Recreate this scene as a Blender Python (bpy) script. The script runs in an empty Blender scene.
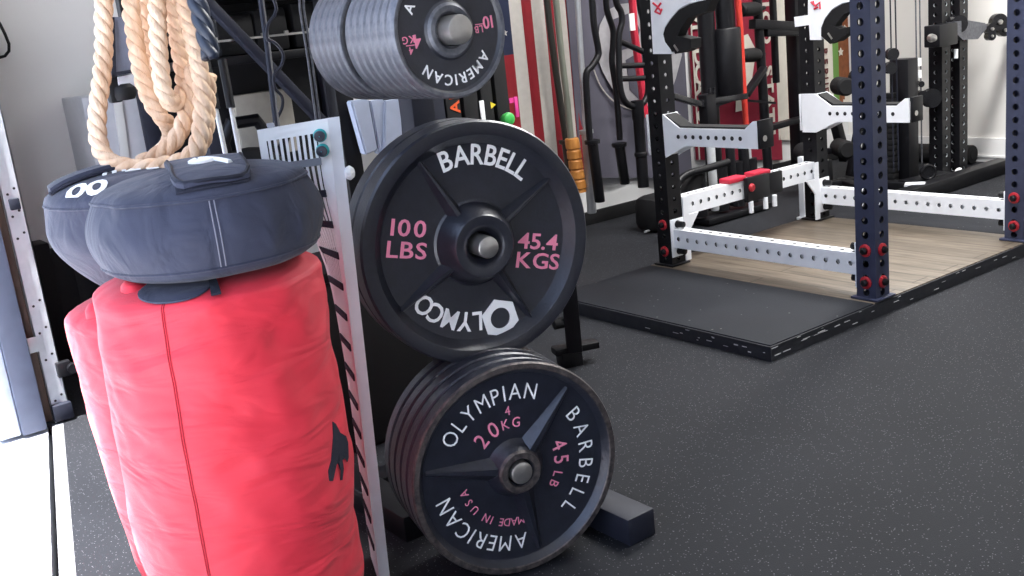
import bpy, bmesh, math, random
from mathutils import Vector, Matrix, noise
random.seed(7)
PI = math.pi
scn = bpy.context.scene
COL = scn.collection
R = math.radians

# ---------------------------------------------------------------- camera model (photo survey)
F = 1038.16
RT = Vector((.7949, -.5973, -.1073)); UP = Vector((.2340, .1384, .9623)); FW = Vector((.5598, .7900, -.2497))
FW.normalize(); RT = (RT - FW * RT.dot(FW)).normalized(); UP = RT.cross(FW)
EYE = Vector((0, 0, 1.1067))

def ray(u, v): return RT * ((u - 512) / F) - UP * ((v - 288) / F) + FW
def PX(u, v, x): d = ray(u, v); return EYE + d * (x / d.x)
def PY(u, v, y): d = ray(u, v); return EYE + d * (y / d.y)
def PZ(u, v, z): d = ray(u, v); return EYE + d * ((z - EYE.z) / d.z)
def PD(u, v, dist): return EYE + ray(u, v) * dist
V = Vector

# ---------------------------------------------------------------- materials
def new_mat(name):
    m = bpy.data.materials.new(name); m.use_nodes = True
    nt = m.node_tree
    return m, nt, nt.nodes['Principled BSDF']

def mat(name, col, rough=.5, metal=0, spec=.5, var=.0, vscale=30, bump=0, bscale=200, coat=0, sheen=0, col2=None, stretch=(1, 1, 1), wrinkle=None):
    m, nt, b = new_mat(name)
    b.inputs['Roughness'].default_value = rough
    b.inputs['Metallic'].default_value = metal
    b.inputs['Specular IOR Level'].default_value = spec
    b.inputs['Coat Weight'].default_value = coat
    b.inputs['Sheen Weight'].default_value = sheen
    tc = nt.nodes.new('ShaderNodeTexCoord')
    mp = nt.nodes.new('ShaderNodeMapping'); mp.inputs['Scale'].default_value = stretch
    nt.links.new(tc.outputs['Object'], mp.inputs['Vector'])
    nz = nt.nodes.new('ShaderNodeTexNoise'); nz.inputs['Scale'].default_value = vscale; nz.inputs['Detail'].default_value = 5
    nt.links.new(mp.outputs[0], nz.inputs['Vector'])
    rp = nt.nodes.new('ShaderNodeValToRGB')
    c2 = col2 if col2 else tuple(max(0, c * (1 - var)) for c in col)
    rp.color_ramp.elements[0].position = .35; rp.color_ramp.elements[1].position = .65
    rp.color_ramp.elements[0].color = (*c2, 1); rp.color_ramp.elements[1].color = (*col, 1)
    nt.links.new(nz.outputs['Fac'], rp.inputs[0]); nt.links.new(rp.outputs[0], b.inputs['Base Color'])
    if bump:
        n2 = nt.nodes.new('ShaderNodeTexNoise'); n2.inputs['Scale'].default_value = bscale; n2.inputs['Detail'].default_value = 3
        nt.links.new(mp.outputs[0], n2.inputs['Vector'])
        bp = nt.nodes.new('ShaderNodeBump'); bp.inputs['Strength'].default_value = bump; bp.inputs['Distance'].default_value = .004
        nt.links.new(n2.outputs['Fac'], bp.inputs['Height']); nt.links.new(bp.outputs[0], b.inputs['Normal'])
        if wrinkle:
            m3 = nt.nodes.new('ShaderNodeMapping'); m3.inputs['Scale'].default_value = wrinkle[1]; m3.inputs['Rotation'].default_value = (0, .25, 0)
            nt.links.new(tc.outputs['Object'], m3.inputs['Vector'])
            n3 = nt.nodes.new('ShaderNodeTexNoise'); n3.inputs['Scale'].default_value = wrinkle[0]; n3.inputs['Detail'].default_value = 2.5; n3.inputs['Distortion'].default_value = .8
            nt.links.new(m3.outputs[0], n3.inputs['Vector'])
            b3 = nt.nodes.new('ShaderNodeBump'); b3.inputs['Strength'].default_value = wrinkle[2]; b3.inputs['Distance'].default_value = .02
            nt.links.new(n3.outputs['Fac'], b3.inputs['Height']); nt.links.new(b3.outputs[0], bp.inputs['Normal'])
    return m

def rubber_mat(name, base, fleck, dens=.12, scale=260):
    m, nt, b = new_mat(name)
    tc = nt.nodes.new('ShaderNodeTexCoord')
    vo = nt.nodes.new('ShaderNodeTexVoronoi'); vo.inputs['Scale'].default_value = scale
    nt.links.new(tc.outputs['Object'], vo.inputs['Vector'])
    sep = nt.nodes.new('ShaderNodeSeparateColor'); nt.links.new(vo.outputs['Color'], sep.inputs[0])
    lt = nt.nodes.new('ShaderNodeMath'); lt.operation = 'LESS_THAN'; lt.inputs[1].default_value = dens
    nt.links.new(sep.outputs[0], lt.inputs[0])
    l2 = nt.nodes.new('ShaderNodeMath'); l2.operation = 'LESS_THAN'; l2.inputs[1].default_value = .32
    nt.links.new(vo.outputs['Distance'], l2.inputs[0])
    mu = nt.nodes.new('ShaderNodeMath'); mu.operation = 'MULTIPLY'
    nt.links.new(lt.outputs[0], mu.inputs[0]); nt.links.new(l2.outputs[0], mu.inputs[1])
    nz = nt.nodes.new('ShaderNodeTexNoise'); nz.inputs['Scale'].default_value = 3; nz.inputs['Detail'].default_value = 6
    nt.links.new(tc.outputs['Object'], nz.inputs['Vector'])
    rp = nt.nodes.new('ShaderNodeValToRGB')
    rp.color_ramp.elements[0].color = (*[c * .75 for c in base], 1); rp.color_ramp.elements[1].color = (*[c * 1.25 for c in base], 1)
    nt.links.new(nz.outputs['Fac'], rp.inputs[0])
    mx = nt.nodes.new('ShaderNodeMix'); mx.data_type = 'RGBA'
    nt.links.new(mu.outputs[0], mx.inputs['Factor']); nt.links.new(rp.outputs[0], mx.inputs['A'])
    mx.inputs['B'].default_value = (*fleck, 1)
    nt.links.new(mx.outputs['Result'], b.inputs['Base Color'])
    b.inputs['Roughness'].default_value = .72
    b.inputs['Specular IOR Level'].default_value = .16
    n2 = nt.nodes.new('ShaderNodeTexNoise'); n2.inputs['Scale'].default_value = 350
    nt.links.new(tc.outputs['Object'], n2.inputs['Vector'])
    bp = nt.nodes.new('ShaderNodeBump'); bp.inputs['Strength'].default_value = .25; bp.inputs['Distance'].default_value = .002
    nt.links.new(n2.outputs['Fac'], bp.inputs['Height']); nt.links.new(bp.outputs[0], b.inputs['Normal'])
    return m

def wood_mat(name, c1, c2, stretch, plank=None):
    m, nt, b = new_mat(name)
    tc = nt.nodes.new('ShaderNodeTexCoord')
    mp = nt.nodes.new('ShaderNodeMapping'); mp.inputs['Scale'].default_value = stretch
    nt.links.new(tc.outputs['Object'], mp.inputs['Vector'])
    nz = nt.nodes.new('ShaderNodeTexNoise'); nz.inputs['Scale'].default_value = 4; nz.inputs['Detail'].default_value = 8; nz.inputs['Distortion'].default_value = .6
    nt.links.new(mp.outputs[0], nz.inputs['Vector'])
    rp = nt.nodes.new('ShaderNodeValToRGB')
    rp.color_ramp.elements[0].position = .32; rp.color_ramp.elements[1].position = .68
    rp.color_ramp.elements[0].color = (*c1, 1); rp.color_ramp.elements[1].color = (*c2, 1)
    nt.links.new(nz.outputs['Fac'], rp.inputs[0])
    out = rp.outputs[0]
    if plank:
        br = nt.nodes.new('ShaderNodeTexBrick')
        br.inputs['Scale'].default_value = plank; br.inputs['Mortar Size'].default_value = .008
        br.inputs['Color1'].default_value = (1, 1, 1, 1); br.inputs['Color2'].default_value = (.78, .76, .74, 1); br.inputs['Mortar'].default_value = (.45, .4, .36, 1)
        br.inputs['Brick Width'].default_value = 2.2; br.inputs['Row Height'].default_value = .22
        m2 = nt.nodes.new('ShaderNodeMapping'); m2.inputs['Rotation'].default_value = (0, 0, PI / 2)
        nt.links.new(tc.outputs['Object'], m2.inputs['Vector'])
        nt.links.new(m2.outputs[0], br.inputs['Vector'])
        mx = nt.nodes.new('ShaderNodeMix'); mx.data_type = 'RGBA'; mx.blend_type = 'MULTIPLY'; mx.inputs['Factor'].default_value = 1
        nt.links.new(out, mx.inputs['A']); nt.links.new(br.outputs['Color'], mx.inputs['B']); out = mx.outputs['Result']
    nt.links.new(out, b.inputs['Base Color'])
    b.inputs['Roughness'].default_value = .5
    return m

M = {}
M['floor'] = rubber_mat('speckled rubber floor', (.0155, .0165, .020), (.125, .125, .14), .12, 240)
M['mat'] = rubber_mat('rubber mat', (.016, .0175, .022), (.10, .10, .10), .012, 90)
M['mat_edge'] = mat('scuffed mat edge', (.012, .013, .018), .45, col2=(.02, .021, .026), vscale=40)
M['scuff'] = mat('scuffed paint', (.5, .5, .5), .7)
M['concrete'] = mat('concrete', (.50, .51, .54), .9, var=.12, vscale=12, bump=.3, bscale=120)
M['curb'] = mat('bare slab lip', (.22, .225, .24), .85, var=.3, vscale=40, bump=.2)
M['drywall'] = mat('painted drywall', (.74, .74, .74), .85, var=.03, vscale=3, bump=.06, bscale=60)
M['drywall_back'] = mat('back drywall', (.74, .725, .69), .85, var=.03, vscale=3, bump=.05, bscale=60)
M['ceil'] = mat('ceiling paint', (.8, .8, .79), .9, var=.03)
M['white_trim'] = mat('white trim', (.78, .78, .77), .5)
M['casing'] = mat('blue grey casing paint', (.10, .115, .17), .6, var=.15, vscale=15)
M['casing_light'] = mat('pale casing paint', (.5, .55, .66), .6, var=.1)
M['brown'] = wood_mat('brown jamb wood', (.07, .045, .035), (.15, .10, .075), (8, 8, 1))
M['galv'] = mat('galvanised steel', (.66, .70, .74), .38, .55, var=.12, vscale=25)
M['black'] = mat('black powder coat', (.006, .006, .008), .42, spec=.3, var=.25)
M['black_gloss'] = mat('black gloss', (.010, .010, .012), .22)
M['blackrub'] = mat('black rubber', (.007, .007, .008), .65, spec=.3, bump=.1)
M['foam'] = mat('black foam', (.010, .010, .011), .8, spec=.3, bump=.2, bscale=300)
M['lit_steel'] = mat('sky lit black powder coat', (.034, .040, .078), .36, var=.15)  # black coat with the bluish sky light put into its colour
M['hole'] = mat('hole lining', (.008, .008, .010), .6)
M['white_steel'] = mat('white powder coat', (.80, .82, .86), .38, var=.03)
M['chrome'] = mat('brushed steel', (.60, .58, .55), .30, .9, var=.15, vscale=50)
M['bar_steel'] = mat('bar steel', (.58, .60, .62), .35, .35, var=.1)
M['red_metal'] = mat('red anodised', (.42, .02, .03), .35, .2)
M['red_pad'] = mat('red pad', (.55, .02, .05), .5)
M['iron'] = mat('black cast iron', (.018, .020, .031), .34, .15, spec=.9, var=.25, vscale=60, bump=.15, bscale=160)
M['iron45'] = mat('worn enamel iron', (.019, .022, .036), .32, .2, spec=.9, var=.3, vscale=40, bump=.2, bscale=140)
M['rust'] = mat('worn rim steel', (.14, .118, .11), .42, .5, col2=(.05, .045, .048), vscale=70, bump=.3)
M['grey_iron'] = mat('worn grey iron', (.17, .175, .195), .45, .5, col2=(.10, .105, .125), vscale=70, bump=.18, bscale=90)
M['white_paint'] = mat('white lettering paint', (.93, .93, .92), .6)
M['pink_paint'] = mat('pink lettering paint', (.88, .27, .40), .55)
M['red_fabric'] = mat('red nylon', (.80, .028, .055), .62, var=.08, vscale=12, bump=.12, bscale=700, sheen=.12, wrinkle=(5, (1, 1, 3.2), .75))
M['red_thread'] = mat('dark red stitching', (.45, .012, .03), .7)
M['navy_fabric'] = mat('navy canvas', (.030, .035, .066), .78, var=.12, vscale=20, bump=.15, bscale=800, sheen=.12, wrinkle=(9, (1.6, 1.6, 1), .5))
M['navy_dark'] = mat('navy velcro', (.018, .020, .036), .9, bump=.6, bscale=500)
M['thread'] = mat('pale stitching', (.20, .20, .25), .8)
M['rope'] = mat('manila rope', (.86, .64, .46), .85, col2=(.68, .43, .27), vscale=30, bump=.7, bscale=250, stretch=(1, 1, .3))
M['rope_end'] = mat('blue black rope sleeve', (.028, .038, .062), .38, var=.3)
M['white_plastic'] = mat('white coated sheet', (.92, .93, .94), .4)
M['slot_bar'] = mat('grey strap', (.22, .23, .26), .6)
M['teal'] = mat('teal plastic', (.05, .50, .50), .3)
M['green'] = mat('green plastic', (.05, .42, .08), .4)
M['cap'] = mat('black cap', (.02, .025, .04), .4)
M['flag_red'] = mat('red flag cloth', (.30, .010, .020), .8, var=.12)
M['flag_white'] = mat('cream flag cloth', (.62, .58, .53), .8, var=.08)
M['flag_navy'] = mat('navy flag cloth', (.015, .022, .06), .8)
M['banner_grey'] = mat('grey violet cloth', (.115, .11, .145), .85, var=.15, vscale=5)
M['banner_pale'] = mat('pale print', (.48, .47, .49), .85, var=.15)
M['maroon'] = mat('maroon cloth', (.26, .008, .032), .85, var=.1)
M['cream'] = mat('cream cloth', (.66, .62, .55), .85, var=.05)
M['orange'] = mat('orange', (.75, .10, .02), .6)
M['flag_green'] = mat('green flag cloth', (.13, .27, .06), .85)
M['flag_brown'] = mat('brown flag cloth', (.24, .075, .025), .85, var=.3, vscale=30)
M['print_brown'] = mat('brown print', (.12, .03, .03), .85)
M['deck'] = wood_mat('worn wooden deck', (.080, .064, .048), (.175, .142, .106), (14, 1.2, 1), plank=2.2)
M['orange_wood'] = wood_mat('orange varnished wood', (.42, .15, .03), (.62, .27, .06), (6, 6, 2))
M['olive'] = mat('olive grey bar', (.07, .068, .058), .45, .5)
M['sage'] = mat('greenish grey bar', (.24, .25, .20), .45, .4)
M['pale_blue'] = mat('pale blue canvas', (.38, .43, .54), .8, var=.08, bump=.15, bscale=500)
M['slate'] = mat('slate vinyl', (.015, .017, .029), .55, spec=.3, var=.1)
M['grey_blue'] = mat('grey blue bracket paint', (.20, .22, .30), .5, var=.15, bump=.15)
M['grey_panel'] = mat('pale grey panel', (.62, .63, .68), .6, var=.05)
M['yellow'] = mat('yellow sticker', (.75, .6, .03), .6)
M['magenta'] = mat('pink tab', (.65, .04, .25), .6)
M['red_band'] = mat('red latex', (.50, .030, .018), .5)
M['beige'] = mat('beige carton', (.40, .37, .32), .8, var=.1)

# ---------------------------------------------------------------- mesh builder
class MB:
    def __init__(s): s.bm = bmesh.new(); s.mi = 0
    def _tag(s, faces):
        for f in faces: f.material_index = s.mi
    def face(s, pts):
        vs = [s.bm.verts.new(p) for p in pts]; f = s.bm.faces.new(vs); f.material_index = s.mi; return f
    def box(s, c, size, rot=None, bev=0, seg=2):
        hx, hy, hz = size[0] / 2, size[1] / 2, size[2] / 2
        rm = rot if rot is not None else Matrix.Identity(3)
        vs = [s.bm.verts.new(V(c) + rm @ V((x, y, z))) for x in (-hx, hx) for y in (-hy, hy) for z in (-hz, hz)]
        fs = [s.bm.faces.new([vs[i] for i in q]) for q in ((0, 1, 3, 2), (4, 6, 7, 5), (0, 4, 5, 1), (2, 3, 7, 6), (0, 2, 6, 4), (1, 5, 7, 3))]
        s._tag(fs)
        if bev:
            es = list({e for f in fs for e in f.edges})
            r = bmesh.ops.bevel(s.bm, geom=es, offset=bev, segments=seg, profile=.5, affect='EDGES')
            s._tag(r['faces'])
        return s
    def bar(s, a, b, w, h, side=None, bev=0):
        a, b = V(a), V(b); d = (b - a); L = d.length; d.normalize()
        sd = V(side) if side is not None else (V((0, 0, 1)).cross(d) if abs(d.z) < .95 else V((1, 0, 0)))
        sd = (sd - d * sd.dot(d)).normalized(); up = d.cross(sd)
        rm = Matrix((sd, d, up)).transposed()
        return s.box((a + b) / 2, (w, L, h), rm, bev)
    def ring(s, c, n, e1, r, k):
        e2 = n.cross(e1)
        return [s.bm.verts.new(c + (e1 * math.cos(t) + e2 * math.sin(t)) * r) for t in [2 * PI * i / k for i in range(k)]]
    def loft(s, rings, cap=(True, True), closed=False):
        k = len(rings[0]); fs = []
        pairs = list(zip(rings, rings[1:])) + ([(rings[-1], rings[0])] if closed else [])
        for a, b in pairs:
            for i in range(k):
                j = (i + 1) % k
                fs.append(s.bm.faces.new((a[i], a[j], b[j], b[i])))
        if not closed:
            if cap[0]: fs.append(s.bm.faces.new(list(reversed(rings[0]))))
            if cap[1]: fs.append(s.bm.faces.new(rings[-1]))
        s._tag(fs); return s
    def cyl(s, a, b, r, k=20, r2=None):
        a, b = V(a), V(b); n = (b - a).normalized(); e1 = n.orthogonal().normalized()
        return s.loft([s.ring(a, n, e1, r, k), s.ring(b, n, e1, r if r2 is None else r2, k)])
    def tube(s, pts, r, k=8, closed=False):
        pts = [V(p) for p in pts]; N = len(pts); rings = []
        e1 = None
        for i, p in enumerate(pts):
            if closed: d = pts[(i + 1) % N] - pts[i - 1]
            else: d = pts[min(i + 1, N - 1)] - pts[max(i - 1, 0)]
            d.normalize()
            e1 = d.orthogonal().normalized() if e1 is None else (e1 - d * e1.dot(d)).normalized()
            rr = r[i] if isinstance(r, (list, tuple)) else r
            rings.append(s.ring(p, d, e1, rr, k))
        return s.loft(rings, closed=closed)
    def lathe(s, prof, o=(0, 0, 0), ax=(0, 0, 1), k=32, caps=(False, False)):
        """prof: list of (radius, distance along the axis)"""
        ax = V(ax).normalized(); o = V(o); e1 = ax.orthogonal().normalized()
        if abs(ax.z) > .9: e1 = V((1, 0, 0))
        return s.loft([s.ring(o + ax * h, ax, e1, max(r, 1e-4), k) for r, h in prof], cap=caps)
    def prism(s, poly, d):
        """poly: list of 3-D points of one side, d: extrusion vector"""
        d = V(d); a = [s.bm.verts.new(p) for p in poly]; b = [s.bm.verts.new(V(p) + d) for p in poly]
        fs = [s.bm.faces.new(a), s.bm.faces.new(list(reversed(b)))]; n = len(a)
        for i in range(n):
            j = (i + 1) % n; fs.append(s.bm.faces.new((a[j], a[i], b[i], b[j])))
        s._tag(fs); return s
    def grid(s, fn, nu, nv, mfn=None, closed_u=False):
        vs = [[s.bm.verts.new(fn(i / nu, j / nv)) for j in range(nv + 1)] for i in range(nu if closed_u else nu + 1)]
        n = len(vs)
        for i in range(nu):
            for j in range(nv):
                f = s.bm.faces.new((vs[i][j], vs[(i + 1) % n][j], vs[(i + 1) % n][j + 1], vs[i][j + 1]))
                f.material_index = mfn((i + .5) / nu, (j + .5) / nv) if mfn else s.mi
        return s
    def sheet(s, fn, nu, nv, nrm, th, mfn=None):
        """a cloth or sheet with real thickness th along nrm"""
        nrm = V(nrm)
        a = [[s.bm.verts.new(fn(i / nu, j / nv)) for j in range(nv + 1)] for i in range(nu + 1)]
        b = [[s.bm.verts.new(v.co + nrm * th) for v in row] for row in a]
        mi = lambda i, j: mfn((i + .5) / nu, (j + .5) / nv) if mfn else s.mi
        for i in range(nu):
            for j in range(nv):
                f = s.bm.faces.new((a[i][j], a[i + 1][j], a[i + 1][j + 1], a[i][j + 1])); f.material_index = mi(i, j)
                f = s.bm.faces.new((b[i][j + 1], b[i + 1][j + 1], b[i + 1][j], b[i][j])); f.material_index = mi(i, j)
        for i in range(nu):
            for j in (0, nv):
                f = s.bm.faces.new((a[i][j], a[i + 1][j], b[i + 1][j], b[i][j])); f.material_index = mi(i, min(j, nv - 1))
        for j in range(nv):
            for i in (0, nu):
                f = s.bm.faces.new((a[i][j], a[i][j + 1], b[i][j + 1], b[i][j])); f.material_index = mi(min(i, nu - 1), j)
        return s
    def perf(s, a, b, w, h, side, pitch, r, off=0., hole_mat=1, slot=0.):
        """square tube a-b (w along side, h along the third axis) with round holes in all four faces"""
        a, b = V(a), V(b); d = (b - a); L = d.length; d.normalize()
        sd = V(side); sd = (sd - d * sd.dot(d)).normalized(); up = d.cross(sd)
        n = max(1, int(round(L / pitch))); p = L / n; K = 16
        ang = [2 * PI * (i + .5) / K + PI / K for i in range(K)]
        base = s.mi
        for fn, fw, hw, hd in ((sd, up, h, w), (up, sd, w, h), (-sd, up, h, w), (-up, sd, w, h)):
            for q in range(n):
                c = a + d * (p * (q + .5)) + fn * (hd / 2)
                o, ci, cw = [], [], []
                for t in ang:
                    x, y = math.cos(t), math.sin(t); m = max(abs(x), abs(y))
                    o.append(s.bm.verts.new(c + fw * (x / m * hw / 2) + d * (y / m * p / 2)))
                    yy = y * r
                    pc = c + fw * (x * r) + d * yy
                    ci.append(s.bm.verts.new(pc)); cw.append(s.bm.verts.new(pc - fn * .006))
                for i in range(K):
                    j = (i + 1) % K
                    f = s.bm.faces.new((o[i], o[j], ci[j], ci[i])); f.material_index = base
                    f = s.bm.faces.new((ci[i], ci[j], cw[j], cw[i])); f.material_index = hole_mat
        for e, sg in ((a, -1), (b, 1)):
            f = s.bm.faces.new([s.bm.verts.new(e + sd * (x * w / 2) + up * (y * h / 2)) for x, y in ((-1, -1), (1, -1), (1, 1), (-1, 1))]); f.material_index = base
        return s
    def add_mesh(s, verts, faces, fn):
        vs = [s.bm.verts.new(fn(p)) for p in verts]
        for f in faces:
            try: s.bm.faces.new([vs[i] for i in f]).material_index = s.mi
            except ValueError: pass
        return s
    def build(s, name, mats, parent=None, local=False, smooth=True, angle=38, weld=True):
        if weld: bmesh.ops.remove_doubles(s.bm, verts=s.bm.verts, dist=.00005)
        bmesh.ops.recalc_face_normals(s.bm, faces=s.bm.faces)
        me = bpy.data.meshes.new(name)
        off = V((0, 0, 0))
        if parent is not None and not local:
            q = parent
            while q is not None: off += q.location; q = q.parent
        if not local and parent is None:
            lo = V([min(v.co[i] for v in s.bm.verts) for i in range(3)]); hi = V([max(v.co[i] for v in s.bm.verts) for i in range(3)])
            off = V(((lo.x + hi.x) / 2, (lo.y + hi.y) / 2, lo.z))
        for v in s.bm.verts: v.co -= off
        s.bm.to_mesh(me); s.bm.free()
        if smooth:
            me.shade_smooth(); me.set_sharp_from_angle(angle=R(angle))
        for m in (mats if isinstance(mats, (list, tuple)) else [mats]): me.materials.append(M[m] if isinstance(m, str) else m)
        o = bpy.data.objects.new(name, me); COL.objects.link(o)
        if parent is not None: o.parent = parent
        elif not local: o.location = off
        return o

def tag(o, label, cat, group=None, kind=None):
    o['label'] = label; o['category'] = cat
    if group: o['group'] = group
    if kind: o['kind'] = kind
    return o
def thing(name, loc, label, cat, group=None, rz=0):
    o = bpy.data.objects.new(name, None); COL.objects.link(o); o.empty_display_size = .1
    o.location = loc; o.rotation_euler = (0, 0, rz)
    return tag(o, label, cat, group)
def struct(o): o['kind'] = 'structure'; return o
def dup(root, loc, rz=None, label=None):
    r = root.copy(); COL.objects.link(r); r.location = loc
    if rz is not None: r.rotation_euler = (root.rotation_euler[0], root.rotation_euler[1], rz)
    if label: r['label'] = label
    for ch in list(root.children):
        c = ch.copy(); COL.objects.link(c); c.parent = r
        for g in list(ch.children):
            d = g.copy(); COL.objects.link(d); d.parent = c
    return r

# text --------------------------------------------------------------
_chars = {}
def char(ch, off=0.):
    k = (ch, off)
    if k not in _chars:
        cu = bpy.data.curves.new('glyph', 'FONT'); cu.body = ch; cu.size = 1; cu.extrude = .03; cu.offset = off; cu.resolution_u = 3
        ob = bpy.data.objects.new('glyph', cu); COL.objects.link(ob)
        dg = bpy.context.evaluated_depsgraph_get(); dg.update()
        me = bpy.data.meshes.new_from_object(ob.evaluated_get(dg))
        vs = [v.co.copy() for v in me.vertices]; fs = [tuple(p.vertices) for p in me.polygons]
        bpy.data.objects.remove(ob); bpy.data.curves.remove(cu); bpy.data.meshes.remove(me)
        xs = [v.x for v in vs] or [0, .3]
        _chars[k] = (vs, fs, min(xs), max(xs))
    return _chars[k]

def put_char(mb, ch, c, right, up, nrm, h, off=.0, wide=1.):
    vs, fs, x0, x1 = char(ch, off); sc = h / .70; cx = (x0 + x1) / 2
    mb.add_mesh(vs, fs, lambda p: c + right * ((p.x - cx) * sc * wide) + up * ((p.y - .35) * sc) + nrm * (p.z * sc * .6))
def line_text(mb, s, c, right, up, nrm, h, off=0., wide=1., gap=.12):
    c, right, up, nrm = V(c), V(right), V(up), V(nrm)
    sc = h / .70; ws = []
    for ch in s:
        if ch == ' ': ws.append(.3 * sc)
        else: _, _, a, b = char(ch, off); ws.append((b - a) * sc * wide)
    g = gap * sc; tot = sum(ws) + g * (len(s) - 1); x = -tot / 2
    for ch, w in zip(s, ws):
        if ch != ' ': put_char(mb, ch, c + right * (x + w / 2), right, up, nrm, h, off, wide)
        x += w + g

def cat(pts, n=14):
    out = []; P = [pts[0]] + list(pts) + [pts[-1]]
    for i in range(1, len(P) - 2):
        for k in range(n):
            t = k / n; p0, p1, p2, p3 = P[i - 1], P[i], P[i + 1], P[i + 2]
            out.append(.5 * ((2 * p1) + (p2 - p0) * t + (2 * p0 - 5 * p1 + 4 * p2 - p3) * t * t + (3 * p1 - p0 - 3 * p2 + p3) * t ** 3))
    out.append(pts[-1]); return out

# ---------------------------------------------------------------- setting
TH = lambda y: .571 + (y - 3.449) * .2253       # slab edge under the garage door
Y0, Y1, XB, YL = -2.4, 3.45, 5.80, 4.20
b = MB()
pts = [(TH(Y0) + .075, Y0), (XB + .1, Y0), (XB + .1, YL + .1), (.45, YL + .1), (.45, Y1 + .12), (TH(Y1) + .06, Y1 + .04)]
b.prism([V((x, y, 0)) for x, y in pts], (0, 0, -.04)); struct(b.build('floor', 'floor', smooth=False))
b = MB()
b.prism([V((TH(Y0) + .030, Y0, -.001)), V((TH(Y0) + .074, Y0, -.001)), V((TH(Y1) + .059, Y1 + .04, -.001)), V((TH(Y1) + .024, Y1 + .04, -.001))], (0, 0, -.05))
struct(b.build('trim_1', 'curb', smooth=False))
b = MB()
b.prism([V((TH(-6), -6, -.012)), V((TH(6), 6.0, -.012)), V((-7, 6, -.05)), V((-7, -6, -.05))], (0, 0, -.08))
struct(b.build('driveway', 'concrete', smooth=False))
b = MB(); b.box((1.5, 0, -.18), (19, 14, .06)); struct(b.build('ground', 'hole', smooth=False))
b = MB(); b.box(((.5 + XB) / 2 + .05, YL + .05, 1.35), (XB - .5 + .1, .1, 2.7)); struct(b.build('wall_left', 'drywall', smooth=False))
b = MB(); b.box((XB + .05, (Y0 + YL) / 2, 1.35), (.1, YL - Y0, 2.7)); struct(b.build('wall_back', 'drywall_back', smooth=False))
b = MB(); b.box(((-.7 + XB) / 2, Y0 - .05, 1.35), (XB + .7, .1, 2.7)); struct(b.build('wall_right', 'drywall', smooth=False))
b = MB(); b.box((.535, (YL + Y1 + .13) / 2 + .02, 1.35), (.07, YL - Y1 - .13 + .04, 2.7)); struct(b.build('wall_front', 'drywall', smooth=False))
b = MB()
b.prism([V((TH(Y0) - .05, Y0, 0)), V((TH(Y0) + .05, Y0, 0)), V((TH(-.3) + .05, -.3, 0)), V((TH(-.3) - .05, -.3, 0))], (0, 0, 2.2))  # unseen pier, added to narrow the opening and cut frontal light
b.prism([V((TH(Y0) - .05, Y0, 2.2)), V((TH(Y0) + .05, Y0, 2.2)), V((TH(3.6) + .05, 3.6, 2.2)), V((TH(3.6) - .05, 3.6, 2.2))], (0, 0, .5))
struct(b.build('wall_front', 'drywall', smooth=False))
b = MB(); b.prism([V((TH(Y0) - .12, Y0 - .1, 2.70)), V((XB + .1, Y0 - .1, 2.70)), V((XB + .1, YL + .1, 2.70)), V((TH(YL) - .12, YL + .1, 2.70))], (0, 0, .1))  # unseen front overhang, shaped to limit how far sun reaches indoors
struct(b.build('ceiling', 'ceil', smooth=False))
# jamb and casings of the garage door
b = MB(); b.box((.538, 3.53, 1.1), (.074, .15, 2.2), bev=.004); struct(b.build('trim_2', 'casing'))
b = MB(); b.box((.468, 3.56, 1.1), (.064, .18, 2.2), bev=.006); b.box((.43, 3.60, 1.1), (.02, .16, 2.2), bev=.004); struct(b.build('trim_3', 'casing_light'))
b = MB(); b.box((.593, 3.565, 1.1), (.032, .07, 2.2), bev=.003); struct(b.build('trim_4', 'brown'))
b = MB(); b.box((XB - .008, (Y0 + YL) / 2, .07), (.016, YL - Y0, .14)); b.box((XB - .012, (Y0 + YL) / 2, .035), (.024, YL - Y0, .012))
struct(b.build('baseboard_back', 'white_trim', smooth=False))
b = MB(); b.box((3.2, YL - .01, .035), (5.1, .02, .07), bev=.004); struct(b.build('baseboard_left', 'blackrub'))

# ---------------------------------------------------------------- garage door track
t = thing('door_track', (.635, 3.51, 0), 'white galvanised vertical garage door track with screw holes beside the wooden jamb', 'door track')
b = MB(); b.box((.635, 3.50, 1.1), (.052, .004, 2.2)); b.box((.611, 3.512, 1.1), (.004, .028, 2.2)); b.box((.659, 3.512, 1.1), (.004, .028, 2.2)); b.box((.652, 3.525, 1.1), (.016, .003, 2.2))
b.mi = 1
for z in (.08, .22, .31, .40, .62, .69, .76, .98, 1.05):
    for dx in (-.012, .010): b.cyl((.635 + dx, 3.4985, z + dx * .7), (.635 + dx, 3.497, z + dx * .7), .0042, 8)
b.build('channel', ['galv', 'hole'], t)
b = MB(); b.box((.600, 3.498, .27), (.055, .004, .05), bev=.001); b.box((.575, 3.494, .27), (.012, .02, .05), bev=.002); b.build('jamb_bracket', 'galv', t)
b = MB(); b.box((.635, 3.488, .72), (.03, .016, .035), bev=.003); b.build('splice_clip', 'slate', t)
b = MB(); b.box((.668, 3.495, .17), (.045, .03, .05), bev=.004); b.cyl((.69, 3.49, .17), (.69, 3.46, .17), .016, 14); b.build('roller_hinge', 'black', t)
b = MB(); b.box((.635, 3.485, .035), (.06, .03, .055), bev=.004); b.build('floor_angle', 'slate', t)
# cord on the wall, top left
b = MB(); cp = [PY(u, v, 4.18) for u, v in ((-30, -10), (-8, 12), (0, 24), (5, 34), (9, 44), (9, 51), (5, 56), (-2, 58), (-20, 57))]
b.tube(cp, .0055, 8); tag(b.build('wall_cable', 'black'), 'thin black cable looping over the pale wall above the door track', 'cable')

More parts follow.
